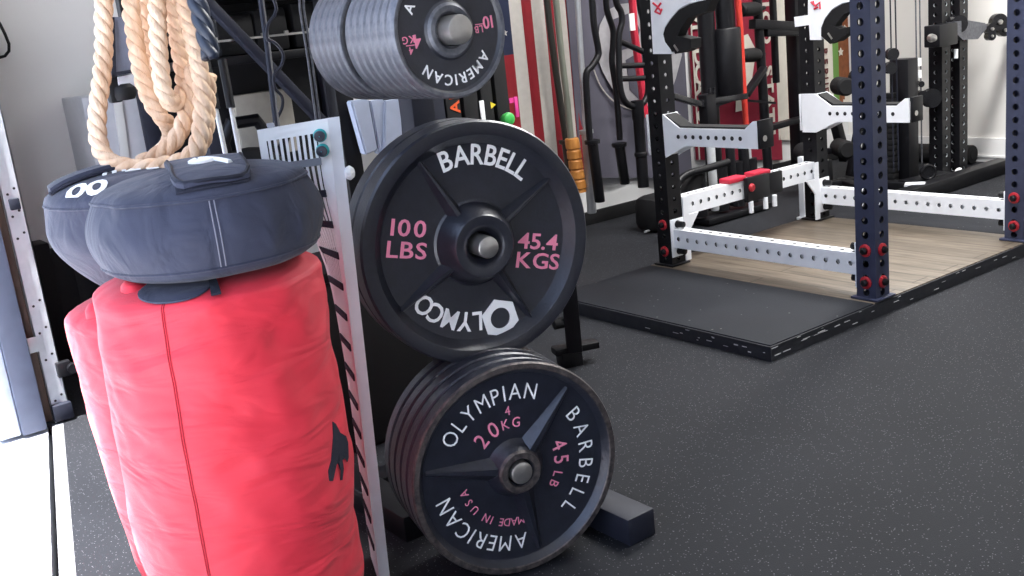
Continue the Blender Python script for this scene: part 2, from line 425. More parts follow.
# ---------------------------------------------------------------- sandbags
def fbm(p, s): return noise.noise(V(p) * s)
def bag_mesh(c, z0, z1, rfun, wr, seed, k=96, n=70, roundt=.06, roundb=.03, lean=(0, 0)):
    """returns surface function S(theta, t) and a mesh of a stuffed fabric drum"""
    H = z1 - z0
    def S(th, t):
        # t in 0..1 runs from bottom centre over the side to the top centre
        rad = rfun(max(0, min(1, (t - .12) / .76)))
        if t < .12:
            q = t / .12; r = rad * (q if q < .75 else .75 + .25 * math.sin((q - .75) / .25 * PI / 2)); z = roundb * (0 if q < .75 else 1 - math.cos((q - .75) / .25 * PI / 2))
        elif t > .88:
            q = (1 - t) / .12; a = math.sin(min(1, q) * PI / 2)
            r = rad * a; z = H - roundt * (1 - math.cos(q * PI / 2)) ** 1.0
        else:
            q = (t - .12) / .76; r = rad; z = roundb + q * (H - roundb - roundt)
        p = V((math.cos(th), math.sin(th), 0))
        w = wr * (fbm((p.x * 2.2 + seed, p.y * 2.2, (z * 9 + p.x * 1.2)), 1.0) + .5 * fbm((p.x * 4 + seed, p.y * 4, z * 22 - p.y * 3), 1.0))
        edge = 1 if .1 < t < .93 else .3
        r += w * edge
        q = z / H
        return V((c[0] + p.x * r + lean[0] * q, c[1] + p.y * r + lean[1] * q, z0 + z))
    return S
def bag_part(S, name, m, parent, k=110, n=72):
    b = MB(); b.grid(lambda u, v: S(u * 2 * PI, v * .9995 + .0002), k, n, closed_u=True)
    return b.build(name, m, parent, angle=180)
def seam(S, th_fn, t0, t1, parent, m, name='seam', r=.0018, off=.0008, n=60, dth=(0,)):
    b = MB()
    for d in dth:
        pts = []
        for i in range(n + 1):
            t = t0 + (t1 - t0) * i / n; th = th_fn(t) + d
            p = S(th, t); ctr = (S(th, t) + S(th + PI, t)) / 2; o = (p - ctr); o.z = 0; o.normalize()
            pts.append(p + o * off)
        b.tube(pts, r, 6)
    return b.build(name, m, parent)
def ring_seam(S, t, parent, m, name, r=.003, n=96, th0=0, th1=2 * PI):
    b = MB(); b.tube([S(th0 + (th1 - th0) * i / n, t) for i in range(n + (0 if th1 - th0 > 6.28 else 1))], r, 6, closed=th1 - th0 > 6.28); return b.build(name, m, parent)

B1, B2 = (.598, 1.722), (.640, 2.155)
def dirang(c): return math.atan2(-c[1], -c[0])
# front pair
a1 = dirang(B1)
t = thing('red_sandbag', (B1[0], B1[1], 0), 'tall red sandbag with black animal emblem standing in front by the white slatted panel', 'sandbag', 'tall red sandbags')
S1 = bag_mesh((B1[0] - .018, B1[1] + .012), 0, .765, lambda q: .182 + .010 * math.sin(PI * min(1, q * 1.05)) + .011 * q, .007, 3.1, roundt=.035, roundb=.05, lean=(.010, -.007))
bag_part(S1, 'body', 'red_fabric', t, 140, 100)
def th_seam(x): return a1 - .40 + .02 * math.sin(x * 6)
seam(S1, lambda q: a1 - .42, .14, .90, t, 'red_thread', 'side_seam', dth=(0, .018), r=.0012, off=.0004)
# folded shoulders of cloth around the top
for k, (th, z, r0) in enumerate(((a1 - 1.10, .750, .032), (a1 - .86, .744, .020), (a1 + .62, .748, .016))):
    b = MB()
    p = V((B1[0] + math.cos(th) * .165, B1[1] + math.sin(th) * .165, z - .018)); q = V((B1[0] + math.cos(th + .1) * .12, B1[1] + math.sin(th + .1) * .12, z - .004))
    b.tube([p + (q - p) * s for s in (0, .2, .45, .7, 1)], [r0 * .25, r0 * .8, r0, r0 * .8, r0 * .4], 12)
    b.build('folded_shoulder', 'red_fabric', t, angle=180)
b = MB()
def crescent(u, v):
    th = a1 - .80 + .84 * u; k = math.sin(PI * u) ** .45
    t_ = .945 - .048 * v * k; p = S1(th, t_); return p + V((math.cos(th), math.sin(th), .6)) * .002
b.sheet(crescent, 24, 6, (0, 0, 1), .003); b.build('top_panel', 'navy_fabric', t)
b = MB()
def strapfn(u, v):
    th = a1 + .0 + .08 * u; p = S1(th, .96 - .058 * v); return p + V((math.cos(th), math.sin(th), .6)) * .006
b.sheet(strapfn, 6, 10, (0, 0, 1), .004); b.build('closing_strap', 'navy_dark', t)
# emblem: a running animal silhouette, wrapped on the cloth
wolf = [(.0, .5), (.12, .42), (.2, .25), (.42, .12), (.5, -.02), (.42, -.25), (.34, -.3), (.3, -.2), (.18, -.22), (.16, -.36), (.05, -.52), (-.02, -.5), (.06, -.36), (.03, -.22), (-.18, -.2), (-.3, -.28), (-.34, -.4), (-.46, -.36), (-.42, -.2), (-.24, -.08), (-.16, .1), (-.06, .28)]
b = MB(); tw = a1 + .97; cz = .40
def wolf_pt(x, z, off):
    th = tw + x * .40; t_ = .12 + .76 * (cz + z * .105 - .05) / .652
    p = S1(th, t_); o = V((math.cos(th), math.sin(th), 0)); return p + o * off
vs = [b.bm.verts.new(wolf_pt(x, z, .0016)) for x, z in wolf]; ctr = b.bm.verts.new(wolf_pt(.08, -.05, .0022))
for i in range(len(vs)): b.bm.faces.new((vs[i], vs[(i + 1) % len(vs)], ctr))
vs2 = [b.bm.verts.new(wolf_pt(x, z, -.002)) for x, z in wolf]
for i in range(len(vs)): j = (i + 1) % len(vs); b.bm.faces.new((vs[i], vs[j], vs2[j], vs2[i]))
b.build('emblem', 'navy_dark', t)

t = thing('navy_sandbag', (B1[0], B1[1], .762), 'round navy sandbag with flap lying on the front red sandbag', 'sandbag', 'navy sandbags lying on red ones')
BN = (B1[0] + .006, B1[1] - .006)
SN = bag_mesh(BN, .761, .926, lambda q: .174 + .0185 * math.sin(PI * min(1, q * .95 + .08)), .006, 8.7, roundt=.034, roundb=.020)
bag_part(SN, 'body', 'navy_fabric', t, 140, 70)
ring_seam(SN, .875, t, 'navy_fabric', 'top_piping', .0028); ring_seam(SN, .135, t, 'navy_fabric', 'bottom_piping', .0028)
seam(SN, lambda q: a1 + .05, .15, .87, t, 'thread', 'side_seam', dth=(-.02, .02), r=.0011, off=.0003)
b = MB()   # velcro strip and flap folded over the near edge
def on_top(th, r, dz=0):   # point on the top dome
    lo, hi = .88, 1.0
    for _ in range(30):
        mid = (lo + hi) / 2; p = SN(th, mid); rr = math.hypot(p.x - B1[0], p.y - B1[1])
        if rr > r: lo = mid
        else: hi = mid
    p = SN(th, (lo + hi) / 2); return V((p.x, p.y, p.z + dz))
def top_strip(b, w0, s0, s1, dz, th=.006, nu=14, nv=14, corner=.0, sidew=0.):
    fwd = V((math.cos(a1), math.sin(a1), 0)); rgt = V((-fwd.y, fwd.x, 0))
    def fn(u, v):
        s = s0 + (s1 - s0) * v; w = w0
        e = (s1 - s) / corner if corner else 9
        if e < 1: w = w0 * (1 - .28 * (1 - math.sqrt(max(0, 1 - (1 - e) ** 2))))
        o = fwd * s + rgt * ((u - .5) * w + sidew); r = min(o.length, .1675); th_ = math.atan2(o.y, o.x)
        p = on_top(th_, min(r, .1675)); 
        return V((p.x, p.y, p.z + dz))
    b.sheet(fn, nu, nv, (0, 0, 1), th)
top_strip(b, .118, .12, .1735, .0015, .003, sidew=.018); b.build('velcro_patch', 'navy_dark', t)
b = MB(); top_strip(b, .128, -.03, .163, .006, .007, 18, 22, corner=.05, sidew=.018); flap = b.build('flap', 'navy_fabric', t)
b = MB()
fwd = V((math.cos(a1), math.sin(a1), 0)); rgt = V((-fwd.y, fwd.x, 0))
def edge_pt(x, s):
    o = fwd * (s * .953) + rgt * (x + .018); p = on_top(math.atan2(o.y, o.x), min(o.length, .1675)); return V((p.x, p.y, p.z + .0125))
path = [edge_pt(-.060, -.03 + i * .0175) for i in range(9)] + [edge_pt(-.057, .140), edge_pt(-.052, .155), edge_pt(-.044, .166), edge_pt(-.02, .170), edge_pt(0, .171), edge_pt(.02, .170), edge_pt(.044, .166), edge_pt(.052, .155), edge_pt(.057, .140)] + [edge_pt(.060, .128 - i * .0175) for i in range(9)]
b.tube(path, .0035, 6); b.build('flap_piping', 'slate', flap)
b = MB(); wr = [(-.022, .030), (-.030, .048), (-.016, .064), (.004, .056), (.0, .036), (-.014, .028), (.008, .046), (.022, .066), (.034, .088)]
b.tube(cat([edge_pt(x, q + .012) + V((0, 0, .001)) for x, q in wr], 4), .005, 6); b.build('script_mark', 'white_paint', flap)

# rear pair
a2 = dirang(B2)
t = thing('red_sandbag', (B2[0], B2[1], 0), 'tall red sandbag without visible emblem half hidden behind the front one', 'sandbag', 'tall red sandbags')
S2 = bag_mesh(B2, 0, .655, lambda q: .166 + .012 * math.sin(PI * q) + .022 * q, .006, 12.3, roundt=.05, roundb=.05, lean=(-.012, .004))
bag_part(S2, 'body', 'red_fabric', t, 100, 72)
for th, z in ((a2 - 1.05, .648), (a2 - .75, .64)):
    b = MB()
    p = V((B2[0] + math.cos(th) * .175, B2[1] + math.sin(th) * .175, z - .03)); q = V((B2[0] + math.cos(th + .1) * .13, B2[1] + math.sin(th + .1) * .13, z + .002))
    b.tube([p + (q - p) * s for s in (0, .2, .45, .7, 1)], [.008, .022, .027, .022, .01], 12)
    b.build('folded_shoulder', 'red_fabric', t, angle=180)
t = thing('navy_sandbag', (B2[0], B2[1], .66), 'tall tapered navy sandbag with white lettering under the rope', 'sandbag', 'navy sandbags lying on red ones')
lean = (-.035, -.05)
SM = bag_mesh((B2[0] + .018, B2[1] + .015), .630, .905, lambda q: .124 + .076 * math.sin(PI / 2 * min(1, q * 1.5)) - .012 * max(0, q - .7) / .3, .0035, 21.7, roundt=.05, roundb=.03, lean=lean)
bag_part(SM, 'body', 'navy_fabric', t, 120, 70)
ring_seam(SM, .865, t, 'navy_fabric', 'top_piping', .0028)
cM = V((B2[0] + .022 + lean[0], B2[1] + .015 + lean[1], 0))
def top_M(x, y, dz=0):
    o = V((x, y, 0)); th = math.atan2(y, x); lo, hi = .80, 1.0
    for _ in range(30):
        mid = (lo + hi) / 2; p = SM(th, mid); rr = math.hypot(p.x - cM.x, p.y - cM.y)
        if rr > o.length: lo = mid
        else: hi = mid
    p = SM(th, (lo + hi) / 2); return V((p.x, p.y, p.z + dz))
f2 = V((math.cos(a2), math.sin(a2), 0)); r2 = V((-f2.y, f2.x, 0))   # r2: to the viewer's right
b = MB()
def flapfn(u, v):
    o = f2 * (.0 + .055 * u - .02 * v * v) + r2 * (-.19 + .16 * v); o = o * min(1, .174 / max(.001, o.length)); return top_M(o.x, o.y, .003)
b.sheet(lambda u, v: flapfn(u, v) , 8, 20, (0, 0, 1), .012); fl = b.build('flap', 'navy_fabric', t)
b = MB()
b.tube([flapfn(1, v / 20) + V((0, 0, .002)) for v in range(21)], .004, 6); b.build('flap_binding', 'navy_dark', fl)
b = MB()
def glyph_on_M(ch, s, x, h):
    vs, fs, x0, x1 = char(ch, .02); sc = h / .7
    def fn(p):
        o = f2 * (s - (p.y - .35) * sc) + r2 * (x + (p.x - (x0 + x1) / 2) * sc * 1.15); o = o * min(1, .172 / o.length)
        return top_M(o.x, o.y, .002 + p.z * .03)
    b.add_mesh(vs, fs, fn)
glyph_on_M('0', .104, -.116, .052); glyph_on_M('0', .122, -.078, .052)
b.build('lettering', 'white_paint', t); b = MB()
for i, ch in enumerate('mark'): glyph_on_M('mzsa'[i], .042 + .008 * i, -.045 + .036 * i, .040)
b.build('lettering', 'white_paint', t)

# ---------------------------------------------------------------- rope
def resample(pts, step):
    out = [pts[0].copy()]; acc = 0
    for a, c in zip(pts, pts[1:]):
        L = (c - a).length
        while acc + L >= step:
            a = a + (c - a) * ((step - acc) / L); L = (c - a).length; out.append(a.copy()); acc = 0
        acc += L
    return out
def twist(mb, pts, a, r, pitch, k=8, step=.006):
    P = resample(pts, step); N = len(P); e1 = None; fr = []
    for i in range(N):
        d = (P[min(i + 1, N - 1)] - P[max(i - 1, 0)]).normalized()
        e1 = d.orthogonal().normalized() if e1 is None else (e1 - d * e1.dot(d)).normalized()
        fr.append((e1.copy(), d.cross(e1)))
    for s in range(3):
        q = []
        for i in range(N):
            ph = -2 * PI * (i * step / pitch) + s * 2 * PI / 3
            q.append(P[i] + fr[i][0] * (a * math.cos(ph)) + fr[i][1] * (a * math.sin(ph)))
        mb.tube(q, r, k)
t = thing('climbing_rope', (.75, 2.15, .9), 'thick tan twisted rope hanging in loops over the navy sandbag, with blue black sleeve', 'rope')
b = MB()
HK = PD(150, -230, 2.22)     # the arm the coil hangs on, above the picture
def up(u, v, d): return PD(u, v, d)
def strand(px): return cat([up(u, v, d) for u, v, d in px])
RA, RR, PIT = .0088, .0101, .082
for px in (
    [(140, -225, 2.15), (112, -120, 2.10), (104, 0, 2.07), (104, 40, 2.07), (102, 75, 2.06), (98, 105, 2.055), (97, 130, 2.05), (101, 150, 2.045), (111, 162, 2.04), (128, 167, 2.035), (147, 168, 2.035), (165, 165, 2.04), (184, 160, 2.06), (196, 148, 2.07), (201, 125, 2.07), (202, 95, 2.07), (199, 65, 2.07), (192, 35, 2.07), (184, 0, 2.07), (165, -120, 2.10), (150, -230, 2.15)],
    [(146, -228, 2.25), (134, -120, 2.15), (131, 0, 2.11), (134, 30, 2.11), (139, 62, 2.11), (146, 90, 2.11), (156, 110, 2.12), (166, 122, 2.14), (171, 133, 2.17), (168, 145, 2.20), (160, 153, 2.24)],
    [(148, -226, 2.20), (155, -120, 2.10), (157, 0, 2.055), (158, 35, 2.055), (160, 65, 2.055), (163, 88, 2.06), (170, 102, 2.07), (179, 100, 2.10), (184, 85, 2.125), (181, 60, 2.135), (176, 30, 2.135), (172, 0, 2.14), (162, -120, 2.16), (150, -226, 2.22)],
    [(143, -228, 2.30), (146, -120, 2.24), (146, 0, 2.19), (147, 30, 2.185), (152, 62, 2.18), (162, 90, 2.18)],
    [(195, 66, 2.11), (190, 90, 2.115), (186, 112, 2.105), (180, 132, 2.095), (168, 147, 2.085), (152, 159, 2.08), (140, 163, 2.08)],
    [(208, 75, 2.145), (207, 100, 2.15), (206, 125, 2.14), (200, 146, 2.13), (187, 160, 2.12), (172, 165, 2.10)],
): twist(b, strand(px), RA, RR, PIT)
b.build('strands', 'rope', t, angle=180)
b = MB(); twist(b, strand([(160, -225, 2.10), (180, -110, 2.05), (194, -25, 2.03), (197, 0, 2.03), (202, 20, 2.03), (207, 40, 2.03), (212, 60, 2.035)]), .0085, .0115, .11)
b.build('sleeve', 'rope_end', t, angle=180)

# ---------------------------------------------------------------- weight tree
NZ = lambda deg: V((math.cos(R(deg)), math.sin(R(deg)), 0))
tree = thing('weight_tree', (1.17, 2.05, 0), 'black steel weight tree with floor feet carrying the three stacks of plates', 'weight tree')
b = MB(); b.box((1.343, 1.93, .031), (.077, .83, .062), bev=.004); b.build('foot', 'slate', tree)
b = MB(); b.box((1.02, 2.16, .031), (.077, .52, .062), bev=.004); b.build('foot', 'black', tree)  # foot and crossbeam: shade behind the plates put into a blacker colour
b = MB(); b.box((1.1665, 2.16, .031), (.28, .07, .06), bev=.003); b.build('crossbeam', 'black', tree)
CX = PY(417, 110, 1.93).x
b = MB(); b.box((CX, 1.93, .60), (.056, .056, 1.10), bev=.004); b.box((CX, 2.03, .09), (.056, .22, .056), bev=.004); b.box((CX, 1.93, 1.145), (.06, .06, .03), bev=.004); b.build('column', 'slate', tree)
b = MB(); b.box(((.985 + CX) / 2, 1.86, 1.104), (CX - .985 + .05, .05, .05), bev=.004); b.build('top_arm', 'slate', tree)
PL = {}
C100, A100 = V((1.147, 1.714, .673)), -101.5
C45, A45 = V((1.098, 1.597, .2275)), -102.5
C10, A10 = V((1.001, 1.505, 1.099)), -90
def peg(c, az, proud, L, r=.0248):
    n = NZ(az); b = MB(); e = c + n * proud
    b.lathe([(.0005, 0), (r * .82, 0), (r * .95, -.0015), (r, -.005), (r, -L)], e, n, 32, caps=(False, True)); return b.build('peg', 'chrome', tree)
peg(C100, A100, .046, .27, .0225); peg(C45, A45, .019, .36, .0235); peg(C10, A10, .03, .37)

def plate_disc(name, prof, mats, root, k=72, rim_mat=None):
    """prof (r, y) from the back hole over the rim to the front hole; front looks along -Y"""
    b = MB(); b.lathe([(r, y) for r, y in prof], (0, 0, 0), (0, -1, 0), k)
    o = b.build(name, mats, root, local=True, angle=30)
    return o
def arc_text(b, s, r, a0, a1_, h, y, off=0., wide=1.):
    """clockwise, tops outward; angles of the first and the last letter"""
    n = len(s); w = [(char(ch, off)[3] - char(ch, off)[2]) * h / .70 * wide for ch in s]; c = [0.]
    L = abs(R(a1_ - a0)) * r; base = sum((w[i] + w[i + 1]) / 2 for i in range(n - 1)); g = (L - base) / max(1, n - 1)
    for i in range(n - 1): c.append(c[-1] + (w[i] + w[i + 1]) / 2 + g)
    for i, ch in enumerate(s):
        a = R(a0) - c[i] / r
        up_ = V((math.cos(a), 0, math.sin(a))); rt_ = V((math.sin(a), 0, -math.cos(a)))
        put_char(b, ch, up_ * r + V((0, y, 0)), rt_, up_, V((0, -1, 0)), h, off, wide)
def rib(b, a, r0, r1, w0, w1, y0, y1, ht0, ht1):
    """ridge from hub to rim, roof-shaped"""
    d = V((math.cos(R(a)), 0, math.sin(R(a)))); s = V((-d.z, 0, d.x)); o = V((0, -1, 0))
    A = [d * r0 - s * w0 + o * y0, d * r0 + s * w0 + o * y0, d * r0 + s * w0 * .25 + o * (y0 + ht0), d * r0 - s * w0 * .25 + o * (y0 + ht0)]
    Bq = [d * r1 - s * w1 + o * y1, d * r1 + s * w1 + o * y1, d * r1 + s * w1 * .25 + o * (y1 + ht1), d * r1 - s * w1 * .25 + o * (y1 + ht1)]
    A = [b.bm.verts.new(p) for p in A]; Bq = [b.bm.verts.new(p) for p in Bq]
    for i in range(4): j = (i + 1) % 4; b.bm.faces.new((A[i], A[j], Bq[j], Bq[i]))
    b.bm.faces.new(A); b.bm.faces.new(Bq)

# 100 lb plates
def make_100():
    r = thing('weight_plate', C100, 'large black hundred pound plate with white lettering, front of the middle peg', 'weight plate', 'hundred pound plates on the middle peg', R(A100 + 90))
    T = .062
    prof = [(.027, -T), (.246, -T), (.250, -T + .005), (.250, -.006), (.246, 0), (.243, .0), (.224, .0), (.221, -.001), (.203, -.024), (.199, -.025), (.090, -.025), (.085, -.022), (.066, .022), (.062, .026), (.046, .026), (.041, .024), (.036, .018), (.033, .010), (.029, .006), (.027, -T)]
    plate_disc('disc', prof, 'iron', r, 96)
    for a in (118.5, 30.0, -149, -60):
        b = MB(); rib(b, a, .072, .208, .018, .005, -.026, -.024, .026, .010); b.build('rib', 'iron', r, local=True)
    b = MB(); arc_text(b, 'BARBELL', .181, 103.5, 46.5, .041, .0245, .014, .86); b.build('raised_word', 'white_paint', r, local=True)['label'] = 'raised white word'
    b = MB()
    for s, a in (('L', -95.5), ('Y', -105), ('M', -117), ('C', -129), ('O', -140)): arc_text(b, s, .166, a, a, .040, .0245, .014, .86)
    b.build('raised_word', 'white_paint', r, local=True)['label'] = 'raised white word upside down'
    b = MB()
    # hexagon nut that stands for the first O
    c = V((.036, .0245, -.169)); hx = [c + V((math.cos(R(60 * i - 18)), 0, math.sin(R(60 * i - 18)))) * .043 for i in range(6)]
    K = 36; inner, outer = [], []
    for i in range(K):
        a = 2 * PI * i / K - R(18); inner.append(c + V((math.cos(a), 0, math.sin(a))) * .0225)
        q = i / K * 6; j = int(q); outer.append(hx[j] + (hx[(j + 1) % 6] - hx[j]) * (q - j))
    for (p0, y0_), (p1, y1_) in (((outer, 0), (outer, -.003)), ((outer, -.003), (inner, -.003)), ((inner, -.003), (inner, 0))):
        for i in range(K): j = (i + 1) % K; b.face([p0[i] + V((0, y0_, 0)), p0[j] + V((0, y0_, 0)), p1[j] + V((0, y1_, 0)), p1[i] + V((0, y1_, 0))])
    b.build('hexagon_emblem', 'white_paint', r, local=True)['label'] = 'raised white hexagon ring'
    k = R(-14); rt_ = V((math.cos(k), 0, math.sin(k))); up_ = V((-math.sin(k), 0, math.cos(k))); nn = V((0, -1, 0))
    for s, x, z, g in (('100', -.137, .056, .16), ('LBS', -.147, .013, .10), ('45.4', .143, -.024, .06), ('KGS', .138, -.065, .08)):
        b = MB(); line_text(b, s, (x, .0245, z), rt_, up_, nn, .033, .014, 1.18, g); b.build('raised_figure', 'pink_paint', r, local=True)['label'] = 'raised pink marking'
    return r
p100 = make_100()
def back_plate(src_prof, mats, loc, az, label, group, k=72):
    r = thing('weight_plate', loc, label, 'weight plate', group, R(az + 90)); plate_disc('disc', src_prof, mats, r, k); return r
g100 = 'hundred pound plates on the middle peg'
back_plate([(.027, -.055), (.244, -.055), (.250, -.049), (.250, -.006), (.244, 0), (.220, 0), (.205, -.012), (.09, -.012), (.085, 0), (.027, 0), (.027, -.055)], 'iron', C100 - NZ(A100) * .064, A100, 'black plate directly behind the hundred pound one on the middle peg', g100)

# 45 lb plates
g45 = 'forty five pound plates on the lowest peg'
prof45 = [(.027, -.036), (.218, -.036), (.225, -.031), (.225, -.004), (.222, 0), (.2195, .0), (.213, .0), (.211, -.002), (.200, -.017), (.196, -.018), (.063, -.018), (.055, -.008), (.046, .008), (.042, .014), (.031, .014), (.027, .009), (.027, -.036)]
def make_45(loc, label):
    r = thing('weight_plate', loc, label, 'weight plate', g45, R(A45 + 90))
    plate_disc('disc', prof45[:], 'iron45', r, 96)
    b = MB(); b.lathe([(.2255, -.005), (.2225, .0006), (.2125, .0006), (.2105, -.002)], (0, 0, 0), (0, -1, 0), 96); b.build('rim', 'rust', r, local=True)
    b = MB(); b.lathe([(.0462, .0085), (.0422, .0146), (.0308, .0146), (.0272, .0085)], (0, 0, 0), (0, -1, 0), 48); b.build('hub_ring', 'rust', r, local=True)
    for a in (46.5, 168, -80):
        b = MB(); rib(b, a, .044, .194, .027, .005, -.019, -.018, .024, .006); b.build('rib', 'iron45', r, local=True)
    for wd, rr_, a0_, a1__ in (('OLYMPIAN', .162, 143, 71), ('BARBELL', .164, 29, -48), ('AMERICAN', .164, -92, -166)):
        b = MB(); arc_text(b, wd, rr_, a0_, a1__, .034, .0175, -.008, .85); b.build('raised_word', 'white_paint', r, local=True)['label'] = 'raised white word'
    for grp in ((('20', .100, 131, 112, .034), ), (('KG', .097, 96, 82, .021), ('4', .124, 91, 91, .019)), (('45', .106, 12, -6, .034), ), (('LB', .102, -24, -36, .021), ), (('MADE', .118, -90, -112, .017), ), (('IN', .118, -123, -130, .017), ), (('USA', .118, -146, -168, .017), )):
        b = MB()
        for wd, rr_, a0_, a1__, h_ in grp: arc_text(b, wd, rr_, a0_, a1__, h_, .0175, .0, .9)
        b.build('raised_figure', 'pink_paint', r, local=True)['label'] = 'raised pink marking'
    return r
make_45(C45, 'black forty five pound plate with three ribs and white lettering, front of the lowest peg')
first = None; ordw = ('second', 'third', 'fourth', 'fifth')
for i in range(4):
    loc = C45 - NZ(A45) * (.042 + .040 * i) + V((.001 * i, 0, -.0005))
    lab = 'black iron plate, %s from the front on the lowest peg' % ordw[i]
    if first is None: first = back_plate([(.027, -.034), (.218, -.034), (.2245, -.029), (.2245, -.004), (.2215, 0), (.213, 0), (.198, -.012), (.08, -.012), (.055, 0), (.027, 0), (.027, -.034)], ['iron45'], loc, A45, lab, g45, 80)
    else: dup(first, loc, None, lab)

# 10 lb plates
g10 = 'ten pound plates on the top peg'
prof10 = [(.027, -.022), (.109, -.022), (.114, -.018), (.114, -.004), (.1115, 0), (.1085, 0), (.105, -.001), (.101, -.006), (.099, -.0065), (.050, -.0065), (.045, -.003), (.041, .0005), (.036, .0), (.032, -.003), (.027, -.004), (.027, -.022)]
r = thing('weight_plate', C10, 'small ten pound plate with white lettering, front of the top peg', 'weight plate', g10, R(A10 + 90))
plate_disc('disc', prof10, 'iron', r, 80)
b = MB(); b.lathe([(.1143, -.020), (.1143, -.004), (.1117, .0005), (.1083, .0005), (.1048, -.001)], (0, 0, 0), (0, -1, 0), 80); b.build('rim', 'grey_iron', r, local=True)
b = MB(); b.lathe([(.046, -.003), (.041, .001), (.036, .0005), (.031, -.003)], (0, 0, 0), (0, -1, 0), 48); b.build('hub_ring', 'grey_iron', r, local=True)
b = MB(); arc_text(b, 'AMERICAN', .083, -38, -130, .018, .006, .012, .95); b.build('raised_word', 'white_paint', r, local=True)['label'] = 'raised white word'
b = MB(); arc_text(b, 'A', .085, 150, 150, .018, .006, .012, .95); b.build('raised_figure', 'white_paint', r, local=True)['label'] = 'raised white letter'
b = MB(); nn = V((0, -1, 0))
def up_txt(s, x, z, h, rot): k = R(rot); line_text(b, s, (x, .006, z), V((math.cos(k), 0, math.sin(k))), V((-math.sin(k), 0, math.cos(k))), nn, h, .012, .95)
up_txt('4', -.066, -.012, .022, 183); up_txt('KG', -.083, -.008, .012, 183); up_txt('4', -.080, -.026, .012, 183)
b.box((-.0805, .006, -.017), (.016, .002, .0018)); b.build('raised_figure', 'pink_paint', r, local=True)['label'] = 'raised pink marking'
b = MB(); up_txt('10', .081, .006, .021, 183); up_txt('LB', .0605, -.004, .012, 183); b.box((.062, .006, .0045), (.016, .002, .0016))
b.build('raised_figure', 'pink_paint', r, local=True)['label'] = 'raised pink marking'
words = ('second', 'third', 'fourth', 'fifth', 'sixth', 'seventh', 'eighth', 'ninth', 'tenth', 'eleventh', 'twelfth')
first = None; yy = 1.505
prof10b = [(.027, -.022), (.109, -.022), (.114, -.0185), (.114, -.003), (.110, 0), (.105, 0), (.099, -.006), (.05, -.006), (.04, 0), (.027, 0), (.027, -.022)]
for i in range(11):
    yy += .0242 if i != 6 else .046
    if i == 5: pass
    loc = V((C10.x, yy, C10.z)); lab = 'grey edged ten pound plate, %s from the front on the top peg' % words[i]
    if first is None:
        first = thing('weight_plate', loc, lab, 'weight plate', g10, R(A10 + 90)); plate_disc('disc', prof10b, 'grey_iron', first, 64)
    else: dup(first, loc, None, lab)

# ---------------------------------------------------------------- white slatted panel (flexible, twisted) beside the plates
PRX, PRY = .878, 1.766
def az_at(z):
    k = max(0, min(1, z / .966))
    pts = ((0, 69), (.45, 72), (.62, 76), (.72, 82), (.79, 96), (.85, 122), (.90, 142), (1, 153))
    for (k0, a0), (k1, a1__) in zip(pts, pts[1:]):
        if k <= k1: return a0 + (a1__ - a0) * (k - k0) / (k1 - k0)
    return 153
PWD = .130
def panel(s, z, o=0.):      # s: distance from the right edge, o: offset out of the sheet toward the viewer
    a = R(az_at(z)); d = V((math.cos(a), math.sin(a), 0)); n = V((-d.y, d.x, 0))
    # top edge drops toward the left
    zz = z - .006 * s / PWD * (max(0, z - .80) / .166)
    k_ = 1 - z / .966
    return V((PRX - .030 * k_, PRY + .022 * k_, 0)) + d * s + n * o + V((0, 0, zz))
t = thing('slatted_panel', (PRX, PRY, 0), 'white slotted panel standing on edge between the red sandbag and the plates', 'panel')
b = MB()
def strip(b, s0, s1, z0, z1, o0=-.0006, o1=.0006, n=None):
    n = n or max(1, int((z1 - z0) / .05))
    pr = None
    for i in range(n + 1):
        z = z0 + (z1 - z0) * i / n
        rg = [b.bm.verts.new(panel(s, z, o)) for s, o in ((s0, o0), (s1, o0), (s1, o1), (s0, o1))]
        if pr:
            for k in range(4): j = (k + 1) % 4; b.bm.faces.new((pr[k], pr[j], rg[j], rg[k])).material_index = b.mi
        else: b.bm.faces.new(rg).material_index = b.mi
        pr = rg
    b.bm.faces.new(pr).material_index = b.mi
b.mi = 0
strip(b, 0, .022, 0, .966); strip(b, PWD - .014, PWD, 0, .966); strip(b, .022, PWD - .014, .942, .966, n=2); strip(b, .022, PWD - .014, 0, .02, n=1)
rows = [(.905 - .062 * i) for i in range(15)]
ns = 9; sw = (PWD - .036) / ns
for k in range(ns): strip(b, .022 + sw * k + .0026, .022 + sw * (k + 1) - .0026, .02, .942, n=28)
b.build('slats', 'white_plastic', t, smooth=False)
for i, z in enumerate([.882 - .0625 * k for k in range(14)]):
    b = MB(); strip(b, .020, PWD - .012, z, z + .014, .0008, .0035, n=1); b.build('strap', 'slot_bar' if i == 0 else 'navy_dark', t, smooth=False)
b = MB()
pr = None
for i in range(25):
    z = .966 * i / 24; p = panel(0, z); rg = [b.bm.verts.new(p + V(q)) for q in ((0, 0, 0), (.021, -.007, 0), (.022, -.003, 0), (.002, .005, 0))]
    if pr:
        for k in range(4): j = (k + 1) % 4; b.bm.faces.new((pr[k], pr[j], rg[j], rg[k]))
    else: b.bm.faces.new(rg)
    pr = rg
b.bm.faces.new(pr); b.build('edge_flange', 'white_steel', t, smooth=False)
b = MB(); b.lathe([(.001, 0), (.012, .001), (.014, .006), (.010, .012), (.001, .014)], panel(-.03, .86) + V((0, .01, 0)), V((.6, -.8, 0)), 16); b.build('edge_knob', 'white_plastic', t)
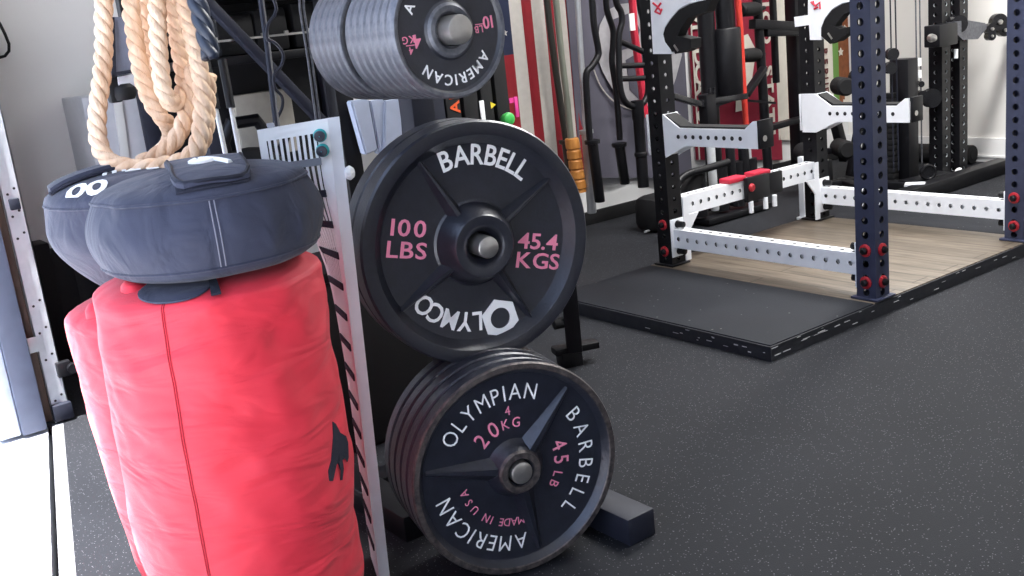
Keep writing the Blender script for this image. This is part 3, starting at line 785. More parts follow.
# two magnets on the panel's face
def magnet(s, z, label):
    a = R(az_at(z)); n = V((-math.sin(a), math.cos(a), 0)); p = panel(s, z, .0015)
    r = thing('magnet', p, label, 'magnet', 'magnets on the white panel')
    b = MB(); b.lathe([(.001, 0), (.0125, .0), (.0125, .004), (.010, .007), (.006, .012)], p, n, 20, caps=(False, True)); b.build('base', 'teal', r)
    b = MB(); b.lathe([(.005, .010), (.0095, .013), (.0105, .020), (.009, .024), (.001, .025)], p, n, 20, caps=(True, False)); b.build('cap', 'cap', r)
magnet(.017, .937, 'black capped teal magnet, upper of the two on the white panel')
magnet(.015, .909, 'black capped teal magnet, lower of the two on the white panel')

# ---------------------------------------------------------------- lifting platform
PXA, PXB, PYA, PYB, PH = 2.385, 4.40, 2.030, 3.10, .052
plat = thing('lifting_platform', ((PXA + PXB) / 2, (PYA + PYB) / 2, 0), 'low lifting platform with black rubber front strip and worn wooden deck under the rack', 'platform')
b = MB(); b.box(((PXA + 2.915) / 2, (PYA + PYB) / 2, .031), (2.915 - PXA, PYB - PYA, .042), bev=.003); b.build('rubber_strip', ['mat'], plat)
b = MB(); b.box(((3.99 + PXB) / 2, (PYA + PYB) / 2, .031), (PXB - 3.99, PYB - PYA, .042), bev=.003); b.build('rubber_strip', ['mat'], plat)
b = MB(); b.box(((2.916 + 3.989) / 2, (PYA + PYB) / 2, .031), (3.989 - 2.916, PYB - PYA, .042), bev=.002); b.build('wooden_deck', 'deck', plat)
b = MB()
b.box(((PXA + PXB) / 2, PYA - .003, .024), (PXB - PXA + .012, .006, .047)); b.box((PXA - .003, (PYA + PYB) / 2, .024), (.006, PYB - PYA, .047)); b.box(((PXA + PXB) / 2, (PYA + PYB) / 2, .005), (PXB - PXA, PYB - PYA, .010))
b.mi = 1
for i in range(46):
    if i < 14: y = PYA + random.random() * .55; z = .012 + random.random() * .03; b.box((PXA - .0065, y, z), (.0012, .006 + random.random() * .02, .0015 + random.random() * .002))
    else: x = PXA + random.random() ** 1.3 * 1.7; z = random.choice((.012, .028, .028, .04)) + random.random() * .005; b.box((x, PYA - .0065, z), (.008 + random.random() * .035, .0012, .0012 + random.random() * .002))
b.build('side_edge', ['mat_edge', 'scuff'], plat, smooth=False)
plat.children[-1]['label'] = 'scuffed black side edge'

# ---------------------------------------------------------------- power rack
rack = thing('power_rack', (3.46, 2.55, PH), 'black four post power rack with white crossmembers standing on the wooden deck', 'power rack')
W = .076; zb = PH + .001
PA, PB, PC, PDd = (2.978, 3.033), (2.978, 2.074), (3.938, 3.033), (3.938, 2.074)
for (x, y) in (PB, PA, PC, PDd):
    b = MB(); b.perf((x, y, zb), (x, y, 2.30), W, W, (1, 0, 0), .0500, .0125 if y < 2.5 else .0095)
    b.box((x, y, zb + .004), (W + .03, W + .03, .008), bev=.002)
    u = b.build('upright', ['lit_steel' if y < 2.5 else 'black', 'hole'], rack, smooth=True, angle=30)  # same posts: light and shade painted as bluish near pair, black far pair
def bolt(parent, p, n, red=True, far=True):
    n = V(n); b = MB(); k = 1 if red else .7; b.lathe([(.022 * k, 0), (.022 * k, .004), (.017 * k, .006), (.017 * k, .0065)], p, n, 20, caps=(True, True)); b.mi = 1
    e = .016 if red else .034
    b.lathe([(.0135, .006), (.0135, e), (.008, e + .004), (.0005, e + .004)], p, n, 6 if red else 14)
    return b.build('bolt', ['red_metal' if red else 'black', 'black'], parent)
def crossmember(a, c, name, zc, plate_n):
    """white tube between two posts with end plates"""
    a, c = V((*a, zc)), V((*c, zc)); d = (c - a).normalized(); sd = V((0, 0, 1)).cross(d)
    p, q = a + d * (W / 2), c - d * (W / 2)
    b = MB(); b.perf(p + d * .006, q - d * .006, .050, .076, sd, .0500, .0085)
    for e, sg in ((p, 1), (q, -1)): b.box(e + d * (.003 * sg), tuple(abs(v) for v in (d * .006 + sd * .076 + V((0, 0, .158)))), bev=.002)
    o = b.build(name, ['white_steel', 'hole'], rack, angle=30)
    for e, sg in ((p, 1), (q, -1)):
        for dz in (.056, -.056):
            bolt(o, e + d * (.006 * sg) + V((0, 0, dz)), d * sg, False)
            bolt(o, e - d * ((W + .000) * sg) + V((0, 0, dz)), d * -sg, True)
    return o
ZC = PH + .117
crossmember(PA, PB, 'crossmember', ZC, None); crossmember(PC, PDd, 'crossmember', ZC, None)
# bolts on the posts' outer faces
for (x, y) in (PB, PDd):
    for dz in (.056, -.056): bolt(rack, V((x - W / 2, y, ZC + dz)), (-1, 0, 0))
for dz in (.056, -.056): bolt(rack, V((PA[0] - W / 2, PA[1], ZC + dz)), (-1, 0, 0))
# rear side beam with hanging gusset ends
a, c = V((*PA, PH + .235)), V((*PC, PH + .235))
b = MB(); b.perf(a + V((W / 2 + .004, -.0, 0)), c - V((W / 2 + .004, 0, 0)), .050, .080, (0, 1, 0), .0500, .0085)
b.mi = 0
for x0, sg in ((PA[0] + W / 2, 1), (PC[0] - W / 2, -1)):
    b.prism([V((x0 + sg * q, 3.033 - .045, PH + z)) for q, z in ((0, .275), (.03, .275), (.03, .20), (.09, .20), (.03, .13), (.03, .01), (0, .01))], (0, .006, 0))
b.build('side_beam', ['white_steel', 'hole'], rack, angle=30)
b = MB(); b.perf((PB[0] + W / 2, PB[1], 2.20), (PDd[0] - W / 2, PDd[1], 2.20), .05, .076, (0, 1, 0), .05, .0085); b.build('crossmember', ['white_steel', 'hole'], rack, angle=30)
b = MB(); b.perf((PA[0] + W / 2, PA[1], 2.20), (PC[0] - W / 2, PC[1], 2.20), .05, .076, (0, 1, 0), .05, .0085); b.build('crossmember', ['white_steel', 'hole'], rack, angle=30)

# safety arms hooked on the posts behind
def safety_arm(x, y, z, label, L=.50, ext=.0):
    r = thing('safety_arm', (x, y, z), label, 'safety arm', 'white safety arms on the rack')
    y0 = y - W / 2 - .004
    prof = [(ext, .088), (-.0, .088), (-.085, .034), (-L + .06, .034), (-L + .02, .064), (-L, .066), (-L, -.036), (-.115, -.036), (-.0, -.086), (ext, -.086)]
    if not ext: prof = prof[1:-1]
    for sx in (-W / 2 - (.007 if ext else 0), W / 2 - .006 + (.007 if ext else 0)):
        b = MB(); b.prism([V((x + sx, y0 + dy, z + dz)) for dy, dz in prof], (.006, 0, 0))
        b.mi = 1
        for k in range(9):
            cc = V((x + sx + (-.0004 if sx < 0 else .0064), y0 - .078 - .0395 * k, z)); b.cyl(cc, cc + V((.0006 if sx > 0 else -.0006, 0, 0)), .0085, 14)
        b.build('side_plate', ['white_steel', 'hole'], r)
    b = MB(); b.prism([V((x - W / 2 + .006, y0 + dy, z + dz)) for dy, dz in ((-.008, .086), (-.088, .041), (-L + .055, .041), (-L + .055, .012), (-.10, .012), (-.012, .06))], (W - .012, 0, 0)); b.build('black_liner', 'blackrub', r)
    b = MB(); b.box((x, y0 - L - .006, z + .016), (W, .012, .104), bev=.002); b.mi = 1; b.cyl((x - .012, y0 - L - .012, z + .0), (x - .012, y0 - L - .0135, z), .011, 16)
    b.build('end_plate', ['black', 'chrome'], r)
    b = MB()
    b.box((x, y + W / 2 + .006, z + .004), (W + .012, .008, .165), bev=.002); b.box((x + W / 2 + .004, y + .0, z + .004), (.006, W + .016, .165), bev=.001); b.box((x, y0, z + .004), (W, .006, .165), bev=.001)
    b.build('post_bracket', 'white_steel', r)
safety_arm(PA[0], PA[1], .590, 'white safety arm with black liner on the post farthest left', .475)
safety_arm(PC[0], PC[1], .548, 'white safety arm on the rear post seen behind the nearest post', .470, .075)
# tall hooks with black curved lining
def hook(px_plate, px_lining, px_cup, xp, label, red_px):
    q0 = PX(*px_plate[0], xp); r = thing('bar_hook', (xp, q0.y, 1.0), label, 'bar hook', 'white bar hooks on the rack')
    b = MB(); b.prism([PX(u, v, xp) for u, v in px_plate], (.008, 0, 0)); pl = b.build('side_plate', 'white_steel', r, smooth=False)
    b = MB(); b.prism([PX(u, v, xp) for u, v in px_plate], (.008, 0, 0)); 
    for v in b.bm.verts: v.co.x += .040
    b.build('side_plate', 'white_steel', r, smooth=False)
    b = MB(); b.prism([PX(u, v, xp + .0005) for u, v in px_lining], (.046, 0, 0)); b.build('black_lining', 'blackrub', r)
    b = MB(); b.prism([PX(u, v, xp - .004) for u, v in px_cup], (.056, 0, 0)); b.mi = 1
    c0 = PX(px_cup[0][0] + 3, px_cup[0][1] + 3, xp - .005); c1 = PX(px_cup[0][0] + 7, px_cup[0][1] + 9, xp - .005); b.bar(c0, c1, .003, .008)
    b.build('cup', ['blackrub', 'chrome'], r)
    b = MB()
    for line in red_px: b.tube([PX(u, v, xp - .0012) for u, v in line], .0042, 6)
    b.build('red_mark', 'red_pad', pl)
hook([(648, -40), (715, -40), (706, 0), (690, 3), (679, 9), (671, 18), (665, 27), (663, 34), (665, 42), (671, 50), (672, 54), (653, 54)],
     [(712, -2), (700, 1), (690, 4), (679, 10), (671, 19), (665, 28), (663, 35), (665, 43), (672, 52), (680, 48), (676, 40), (680, 30), (688, 18), (706, 12)],
     [(671, 42), (676, 36), (686, 38), (691, 39), (691, 48), (684, 52), (675, 54)], 2.936,
     'white bar hook with black curved lining on the far left post', [[(653, 3), (658, 7), (661, 11)], [(661, 3), (658, 7), (655, 12)], [(656, 12), (660, 14), (662, 9)]])
hook([(808, -40), (868, -40), (858, 0), (842, 3), (832, 9), (825, 18), (821, 28), (821, 40), (810, 40), (809, 25), (795, 27), (794, 17), (808, 15)],
     [(866, -2), (852, 1), (842, 4), (832, 10), (825, 19), (820, 29), (821, 36), (830, 44), (838, 40), (834, 32), (836, 24), (844, 14), (858, 8)],
     [(825, 30), (831, 25), (840, 29), (848, 27), (846, 34), (836, 42), (828, 39)], 3.896,
     'white bar hook with black curved lining on the rear post beside the state flag', [[(811, 2), (815, 6), (813, 1)], [(815, 6), (820, 2), (820, 9)], [(814, 9), (818, 7)]])
# clamp block with two red pads on the side beam
t = thing('pin_clamp', (3.46, 2.99, PH + .2), 'black clamp block with red pads and white pins on the rear side beam', 'clamp')
ctr = PY(757, 190, 2.985); b = MB(); b.box((ctr.x, 2.985, PH + .235), (.145, .024, .105), bev=.004); b.box((ctr.x + .12, 2.99, PH + .235), (.10, .016, .095), bev=.004); b.build('body', 'black', t)
for dx in (-.10, .06):
    b = MB(); b.box((ctr.x + dx, 3.03, PH + .286), (.11, .06, .022), bev=.005); b.build('pad', 'red_pad', t)
for dx in (-.055, .04, .10):
    b = MB(); b.cyl((ctr.x + dx, 2.975, PH + .185), (ctr.x + dx, 2.975, PH + .135), .011, 14); b.build('pin', 'white_steel', t)
b = MB(); b.lathe([(.018, 0), (.018, .006), (.012, .012), (.001, .012)], (ctr.x - .05, 2.973, PH + .245), (0, -1, 0), 16); b.build('knob', 'red_metal', t)

# ---------------------------------------------------------------- wall decorations
def cloth(name, u0, u1, v0, v1, y, mats, label, cat_, mfn=None, nu=26, nv=24, amp=.010, wav=5, seed=0, bot=None, parent=None):
    """cloth hanging on the left wall between measured corners"""
    a = PY(u0, v1, y); c = PY(u1, v1, y); top = max(PY(u0, v0, y).z, PY(u1, v0, y).z)
    def fn(u, v):
        zb_ = a.z + (c.z - a.z) * u if bot is None else bot(u, a.z, c.z)
        x = a.x + (c.x - a.x) * u; z = zb_ + (top - zb_) * v
        return V((x, y + amp * (1 - .6 * v) * (math.sin(u * wav * 2 * PI + seed + 1.2 * v) + .5 * math.sin(u * wav * 5 + v * 4 + seed)), z))
    b = MB(); b.sheet(fn, nu, nv, (0, .004, 0), 1, mfn); o = b.build(name, mats, angle=60)
    return tag(o, label, cat_), fn
# striped flag hung vertically; the last stripes lie to the right
x_r = PY(580, 60, 4.18).x; x_s = PY(515, 60, 4.18).x; sw_ = (x_r - x_s) / 6; x_l = x_r - 13 * sw_
zbot, ztop, zc = .30, 2.0, PY(512, 57, 4.15).z
def flag_fn(u, v): return V((x_l + (x_r - x_l) * u, 4.18 + .006 * math.sin(u * 37 + v * 3), zbot + (ztop - zbot) * v))
vc = (zc - zbot) / (ztop - zbot); nvf = 40; vc = round(vc * nvf) / nvf
b = MB(); b.sheet(flag_fn, 39, nvf, (0, .004, 0), 1, lambda u, v: (2 if (u < 7 / 13 and v > vc) else (0 if int(u * 13) % 2 == 0 else 1)))
for i in range(6):
    for j in range(5):
        p = flag_fn(.04 + i * .09, vc + (1 - vc) * (.1 + .19 * j)); pts = [p + V((math.sin(k * PI / 5) * (.018 if k % 2 == 0 else .008), -.004, math.cos(k * PI / 5) * (.018 if k % 2 == 0 else .008))) for k in range(10)]
        b.mi = 1; b.prism(pts, (0, .0035, 0))
tag(b.build('striped_flag', ['flag_red', 'flag_white', 'flag_navy']), 'red and white striped flag with navy corner hung vertically behind the bars', 'flag')
# grey violet banner with a plain pale print
gz = lambda u, a, c: a + (c - a) * u
o, gfn = cloth('grey_banner', 583, 692, -60, 178, 4.165, ['banner_grey'], 'grey violet cloth banner with pale print hanging behind the black bars', 'banner', nu=40, amp=.009, wav=2.5, seed=1)
o2 = o
def patch(parent, pxs, y, m, name, th=.003):
    b = MB(); b.prism([PY(u, v, y) for u, v in pxs], (0, th, 0)); q = b.build(name, m, smooth=False)
    q.parent = parent; q.location = q.location - parent.location; return q
patch(o, [(600, 25), (608, 10), (620, 4), (640, 2), (660, 6), (676, 30), (682, 55), (676, 78), (670, 95), (655, 105), (640, 108), (626, 100), (612, 88), (603, 72), (597, 56), (598, 40)], 4.146, 'banner_pale', 'pale_print')
patch(o, [(612, 20), (632, 12), (640, 30), (636, 46), (622, 50), (612, 40)], 4.143, 'banner_grey', 'grey_shape')
patch(o, [(626, 60), (640, 52), (654, 60), (652, 90), (640, 100), (630, 90)], 4.143, 'banner_grey', 'grey_shape')
b = MB(); b.tube(cat([PY(u, v, 4.146) for u, v in ((594, 70), (600, 85), (610, 98), (622, 106), (634, 110))], 6), .004, 6); q = b.build('white_line', 'flag_white'); q.parent = o; q.location -= o.location
# maroon banner with vertical words
o, mfn_ = cloth('maroon_banner', 697, 783, -120, 160, 4.178, ['maroon'], 'maroon banner with cream words running down both sides', 'banner', nu=30, amp=.004, wav=2, seed=2)
b = MB()
def vtext(b, s, u, v, y, pitch, h, wide=1.3):
    p = PY(u, v, y)
    for i, ch in enumerate(s):
        put_char(b, ch, V((p.x, y, p.z - pitch * i)), V((0, 0, -1)), V((1, 0, 0)), V((0, -1, 0)), h, .03, wide)
vtext(b, 'WILDCATS', 696, 12, 4.165, .082, .070); q = b.build('lettering', 'cream'); q.parent = o; q.location -= o.location
b = MB(); vtext(b, 'CHICO', 764, -26, 4.165, .086, .074); q = b.build('lettering', 'cream'); q.parent = o; q.location -= o.location
b = MB(); vtext(b, 'STATE', 768.5, 71, 4.165, .088, .074)
q = b.build('lettering', 'cream'); q.parent = o; q.location -= o.location
b = MB()
for dx in (.012,): 
    pa = PY(691, -100, 4.166)
p0, p1 = mfn_(.012, 0), mfn_(.012, 1)
b.box(((p0.x), 4.166, (p0.z + p1.z) / 2), (.008, .004, p1.z - p0.z)); q = b.build('edge_line', 'cream'); q.parent = o; q.location -= o.location
patch(o, [(737, 38), (748, 34), (756, 50), (752, 80), (744, 110), (736, 112), (737, 70)], 4.165, 'cream', 'pale_print')
# cream cloth with an orange edge
o, _ = cloth('cream_flag', 779, 793, -60, 140, 4.18, ['cream', 'orange'], 'narrow cream cloth with orange edge hanging right of the maroon banner', 'flag', mfn=lambda u, v: 1 if u > .8 else 0, nu=10, amp=.004)
# state flag hung vertically
o, sfn = cloth('state_flag', 815, 862, -60, 112, 4.182, ['cream', 'flag_green', 'flag_brown'], 'cream flag with brown shape and green band hung vertically behind the rear post', 'flag', mfn=lambda u, v: 1 if .40 < u < .52 else (2 if u >= .52 and (.1 + .08 * math.sin(u * 20)) < v < .93 else 0), nu=25, nv=40, amp=.003)
b = MB(); vtext(b, 'CALIFORNIA', 822, -115, 4.174, .060, .05, 1.0); q = b.build('lettering', 'print_brown'); q.parent = o; q.location -= o.location
b = MB(); vtext(b, 'REPUBLIC', 825, 52, 4.174, .060, .05, 1.0); q = b.build('lettering', 'print_brown'); q.parent = o; q.location -= o.location
for u, v, rr in ((841, 52, .028), (842, 18, .022), (845, 28, .02)):
    b = MB(); p = PY(u, v, 4.174); b.prism([p + V((math.sin(k * PI / 5) * (rr if k % 2 == 0 else rr * .5), 0, math.cos(k * PI / 5) * (rr if k % 2 == 0 else rr * .5))) for k in range(10)], (0, .003, 0))
    q = b.build('star', 'cream'); q.parent = o; q.location -= o.location

# ---------------------------------------------------------------- bars hanging on the wall
def vbar(name, pxs, y, r, m, label, cat_, sleeve=None, smat=None, collars=()):
    pts = [PY(u, v, y) for u, v in pxs]; p = pts[-1]
    rt = thing(name, (p.x, y, p.z), label, cat_)
    b = MB(); b.tube(cat(pts, 5), r, 12); b.build('shaft', m, rt)
    if sleeve:
        a_, c_, rs = sleeve; a_, c_ = PY(*a_, y), PY(*c_, y); b = MB(); n = (c_ - a_).normalized(); L = (c_ - a_).length
        b.lathe([(rs * 1.5, 0), (rs * 1.5, .018), (rs, .02), (rs, L - .004), (rs * .9, L), (.001, L)], a_, n, 18, caps=(True, False)); b.build('sleeve', smat or m, rt)
    return rt
vbar('barbell', [(543, -60), (547, 0), (553, 50), (560, 100), (569, 160), (575, 210)], 4.09, .017, 'olive', 'dark olive barbell hanging against the striped flag, leftmost of the hanging bars', 'barbell', ((566, 140), (577, 225), .024), 'olive')
rt = vbar('wooden_club', [(550, -60), (556, 0), (561, 50), (567, 100), (571, 140)], 3.99, .016, 'sage', 'greenish grey pole with turned orange wooden end hanging before the striped flag', 'pole')
b = MB(); a_, c_ = PY(571.5, 138, 3.99), PY(580, 192, 3.99); n = (c_ - a_).normalized(); L = (c_ - a_).length
pr = [(.030, 0), (.034, .003)]
for k in range(5): q = .05 + k * .185; pr += [(.036, q * L), (.037, (q + .13) * L), (.031, (q + .15) * L), (.031, (q + .165) * L)]
pr += [(.033, L), (.001, L + .002)]
b.lathe(pr, a_, n, 22, caps=(True, False)); b.build('turned_end', 'orange_wood', rt)
vbar('barbell', [(574, -60), (580, 40), (584, 100), (586, 130)], 3.98, .0145, 'bar_steel', 'bright steel barbell hanging right of the orange wooden end', 'barbell', ((586, 130), (592, 213), .024), 'bar_steel')
vbar('cambered_bar', [(586, -60), (592, 0), (594, 25), (598, 48), (598, 56), (592, 66), (586.5, 74), (587, 100), (590, 140), (593, 150)], 3.91, .0165, 'black', 'black cambered bar with a sharp kink hanging next to the steel barbell', 'barbell', ((592, 140), (600, 202), .026), 'black')
vbar('cambered_bar', [(604, -60), (606, 0), (608, 14), (613, 30), (613, 45), (612, 62), (616, 90), (620, 140)], 3.95, .0155, 'black', 'black wavy bar hanging between the kinked bar and the multi grip bar', 'barbell', ((619, 143), (625, 184), .026), 'black')
rt = thing('multi_grip_bar', (PY(635, 100, 3.86).x, 3.86, .4), 'black multi grip bar with oval frame and three crosspieces hanging before the banner', 'barbell')
b = MB(); lp = [(612, -40), (616, 0), (621, 12), (622, 22), (619, 35), (619, 60), (620, 85), (624, 100), (632, 106), (642, 104), (648, 92), (647, 70), (644, 40), (643, 20), (640, 5), (637, -40)]
b.tube(cat([PY(u, v, 3.86) for u, v in lp], 6), .0165, 10); b.build('frame', 'black', rt)
for v in (45, 66, 79): b = MB(); b.cyl(PY(619, v - 4 if v == 45 else v, 3.86), PY(646, v + (8 if v == 45 else -1), 3.86), .014, 12); b.build('grip', 'black', rt)
b = MB(); a_, c_ = PY(637, 100, 3.86), PY(643.5, 187, 3.86); b.lathe([(.016, 0), (.032, .002), (.032, .09), (.028, .10), (.028, .26), (.034, .265), (.034, .28), (.029, .285), (.029, (c_ - a_).length), (.001, (c_ - a_).length)], a_, (c_ - a_).normalized(), 18, caps=(True, False)); b.build('sleeve', 'black', rt)
# red strap with lettering patch hanging beside the multi grip bar
t = thing('red_strap', (PY(640, 100, 4.05).x, 4.05, .5), 'red strap with white patch hanging behind the multi grip bar', 'strap')
b = MB(); b.tube([PY(u, v, 4.03) for u, v in ((629, -62), (634, 30), (638, 60), (642, 90), (645, 117))], .020, 8); b.build('webbing', 'red_pad', t)
b = MB(); b.box(PY(632, 22, 4.0), (.035, .006, .085)); b.build('patch', 'white_paint', t)
# wall rail that holds the bars
b = MB(); b.box((3.38, 4.15, 1.56), (1.15, .10, .05), bev=.004)
for k in range(8): b.box((2.9 + .14 * k, 3.98, 1.56), (.02, .30, .03))
tag(b.build('bar_rail', 'black'), 'black rail on the wall above the hanging bars', 'rail')

# ---------------------------------------------------------------- dark slabs and clutter left of the striped flag
slabs = [(412, 428, 'slate', 'first from the left', 4), (430, 446, 'slate', 'second from the left', 0), (446, 462, 'blackrub', 'with orange letter and number', 1), (464, 480, 'blackrub', 'right of the orange lettered one', 2), (482, 495, 'blackrub', 'with a yellow triangle sticker', 3), (497, 511, 'blackrub', 'rightmost, beside the striped flag', 5)]
for u0, u1, m, lab, kind in slabs:
    y = 3.55; p0, p1 = PY(u0, 110, y), PY(u1, 110, y)
    r = thing('step_board', ((p0.x + p1.x) / 2, y + .15, 0), 'tall black board standing on edge, ' + lab, 'board', 'black boards on edge')
    b = MB(); b.box(((p0.x + p1.x) / 2, y + .15, .55), (p1.x - p0.x - .006, .30, 1.10 if kind != 5 else 1.2), bev=.006); b.build('board', m, r)
    if kind == 1:
        b = MB(); zc_ = PY(455, 108, y).z; line_text(b, 'A1', ((p0.x + p1.x) / 2 + .005, y - .001, zc_ + .012), (0, 0, 1), (-1, 0, 0), (0, -1, 0), .045, .02, 1.1); b.build('lettering', 'orange', r)
        b = MB(); b.box(((p0.x + p1.x) / 2 - .0, y - .0005, zc_ - .075), (.03, .003, .02)); b.build('sticker', 'yellow', r)
    if kind == 2:
        q = PY(482, 111, y); b = MB(); b.box((q.x, y - .003, q.z), (.022, .006, .085), bev=.002); b.build('tag', 'white_plastic', r)
    if kind == 5:
        q = PY(505, 119, y - .02); b = MB(); b.lathe([(.001, .0), (.018, .0), (.026, -.006), (.028, -.02), (.022, -.04), (.012, -.06)], (q.x, y - .06, q.z), (0, -1, 0), 24); b.build('knob', 'green', r)['label'] = 'green ribbed knob'
        q = PY(516, 107, y); b = MB(); b.box((q.x, y - .003, q.z), (.018, .006, .085), bev=.002); b.box((q.x - .012, y + .001, q.z + .03), (.04, .006, .02)); b.build('tab', 'magenta', r)['label'] = 'pink tab'
    if kind == 3:
        q = PY(493, 105, y); b = MB(); b.prism([V((q.x - .012, y - .002, q.z - .014)), V((q.x + .014, y - .002, q.z)), V((q.x - .012, y - .002, q.z + .014))], (0, .002, 0)); b.build('sticker', 'yellow', r)
# folded pale mat, dark post and cushions behind the stacks
t = thing('folded_mat', (1.75, 2.75, .6), 'pale blue folded mat standing between the small plates and the big plate', 'mat')
for (u0, u1, ua, ub, y) in ((351, 369, 366, 378, 2.70), (370, 385, 380, 388, 2.70), (385, 400, 384, 404, 2.69)):
    b = MB(); b.prism([PY(u0, 101, y), PY(u1, 99, y), PY(ub, 150, y), PY(ua, 155, y)], (0, .034, 0)); bmesh.ops.bevel(b.bm, geom=b.bm.edges[:], offset=.004, segments=2, affect='EDGES'); b.build('fold', 'pale_blue', t)
b = MB(); q = PY(378, 150, 2.7); b.prism([PY(338, 4, 2.71), PY(362, 1, 2.71), PY(358, 9, 2.71), PY(341, 16, 2.71)], (0, .03, 0)); b.build('fold', 'pale_blue', t)
t = thing('shelf_upright', (PY(342, 150, 2.72).x, 2.76, 0), 'dark navy upright post between the white panel and the pale folded mat', 'post')
pA, pB = PY(332, 60, 2.74), PY(350, 60, 2.74)
b = MB(); b.box(((pA.x + pB.x) / 2, 2.78, .8), (pB.x - pA.x, .06, 1.6), bev=.004); b.build('post', 'black', t)
b = MB(); b.box(((pA.x + pB.x) / 2, 2.78, .01), (.10, .10, .012), bev=.003); b.build('base_plate', 'black', t)

# ---------------------------------------------------------------- dark shelf left of the plates
sx0, sx1 = PY(205, 60, 3.0).x - .02, PY(338, 20, 3.0).x + .2
sh = thing('storage_shelf', ((sx0 + sx1) / 2, 3.2, 0), 'black open storage shelf full of dark gear behind the rope', 'shelf')
for x in (sx0, sx1):
    for y in (3.0, 3.55): b = MB(); b.box((x, y, .9), (.045, .045, 1.8), bev=.003); b.build('post', 'slate', sh)
for z in (.55, 1.075, 1.27, 1.7): b = MB(); b.box(((sx0 + sx1) / 2, 3.275, z), (sx1 - sx0, .55, .025), bev=.002); b.build('shelf', 'black', sh)
b = MB(); zl = PY(270, 36, 2.97).z; b.box(((sx0 + sx1) / 2, 2.972, zl), (sx1 - sx0, .008, .006))
for k in range(9): b.box((sx0 + .05 + (sx1 - sx0) * k / 9, 2.97, zl + .006), (.012, .008, .010))
b.build('edge_strip', 'chrome', sh)
b = MB(); b.box(((sx0 + sx1) / 2, 3.565, 1.16), (sx1 - sx0, .01, 1.20)); b.build('back_panel', 'black', sh)
# gear on the shelf
q = PY(245, 22, 3.1); 
for k, (u, wdt, h, lab) in enumerate(((226, .12, .12, 'left'), (262, .11, .13, 'middle'), (304, .14, .14, 'right'))):
    p = PY(u, 25, 3.15); b = MB(); b.box((p.x, 3.24, 1.0885 + h / 2), (wdt, .32, h), bev=.012); tag(b.build('gear_bin', 'blackrub'), 'black bin on the dark shelf behind the rope, %s one' % lab, 'bin', 'black bins on the dark shelf')
def kettle(u, v, y, rr, zb_, lab):
    p = PY(u, v, y); r = thing('kettlebell', (p.x, y, zb_), lab, 'kettlebell', 'kettlebells on the low shelf')
    b = MB(); b.lathe([(.001, 0), (rr * .6, 0), (rr * .95, rr * .4), (rr, rr * .95), (rr * .8, rr * 1.55), (rr * .4, rr * 1.85), (.001, rr * 1.9)], (p.x, y, zb_), (0, 0, 1), 28); b.build('bell', 'blackrub', r)
    b = MB(); b.tube([V((p.x - rr * .55, y, zb_ + rr * 1.5)), V((p.x - rr * .62, y, zb_ + rr * 2.1)), V((p.x - rr * .35, y, zb_ + rr * 2.55)), V((p.x + rr * .35, y, zb_ + rr * 2.55)), V((p.x + rr * .62, y, zb_ + rr * 2.1)), V((p.x + rr * .55, y, zb_ + rr * 1.5))], rr * .17, 10); b.build('handle', 'black', r)
kettle(248, 150, 3.2, .125, .563, 'black round kettlebell on the shelf behind the white panel'); kettle(300, 150, 3.30, .10, .563, 'black kettlebell half hidden behind the white panel'); kettle(198, 150, 3.35, .07, .563, 'smaller black kettlebell behind the silver rods')
pa, pb = PY(234, 100, 3.48), PY(292, 100, 3.48); zt_ = PY(260, 92, 3.48).z
b = MB(); b.box(((pa.x + pb.x) / 2, 3.51, (zt_ + .563) / 2), (pb.x - pa.x, .06, zt_ - .565), bev=.004); tag(b.build('carton', 'beige'), 'beige carton standing at the back of the low shelf', 'carton')
# diagonal strut
b = MB(); b.bar(PY(203, -2, 2.955), PY(330, 130, 2.955), .036, .03, bev=.004); b.build('diagonal_brace', 'slate', sh)
# slim bar with a wavy cable wound round it
t = thing('cable_bar', (PY(276, 130, 2.6).x, 2.6, .9), 'thin blue grey bar with looping cable reaching the white panel', 'bar')
b = MB(); b.tube([PY(258, -40, 2.62), PY(261, 0, 2.60), PY(268, 50, 2.55), PY(273, 95, 2.5), PY(277, 130, 2.45)], .0085, 8); b.build('rod', 'slate', t)
b = MB(); b.tube(cat([PY(u, v, 2.5) for u, v in ((262, -30), (275, 3), (275, 14), (268, 25), (267, 38), (275, 43), (283, 54), (281, 66), (274, 76), (275, 88), (282, 97), (282, 108), (276, 120))], 8), .0042, 6); b.build('cable', 'slate', t)
b = MB(); b.bar(PD(270, 124, 2.0), PD(277, 139, 1.97), .014, .006, bev=.001); b.build('hook_clip', 'slot_bar', t)
t = thing('twin_cord', (PY(310, 120, 2.9).x, 2.9, .8), 'two thin grey cords hanging close together left of the small plates', 'cord')
for du in (0, 4): b = MB(); b.tube([PY(298 + du, -30, 2.86), PY(300 + du, 10, 2.86), PY(308 + du, 60, 2.86), PY(316 + du, 120, 2.86)], .0035, 6); b.build('cord', 'grey_iron', t)
for k, (u0, v0, u1, v1, lab) in enumerate(((206, 62, 228, 166, 'left'), (222, 60, 242, 166, 'right'))):
    a_, c_ = PY(u0, v0, 2.55), PY(u1, v1, 2.5); t = thing('steel_rod', c_, 'thin silver rod with black upper sleeve behind the navy sandbag, %s one' % lab, 'rod', 'silver rods behind the navy sandbag')
    m_ = a_ + (c_ - a_) * .45; kz = (c_.z - .002) / (a_.z - c_.z); b = MB(); b.cyl(m_, c_ + (c_ - a_) * kz, .006, 10); b.build('rod', 'bar_steel', t)
    b = MB(); b.cyl(a_, m_, .011, 12); b.build('sleeve', 'black', t)
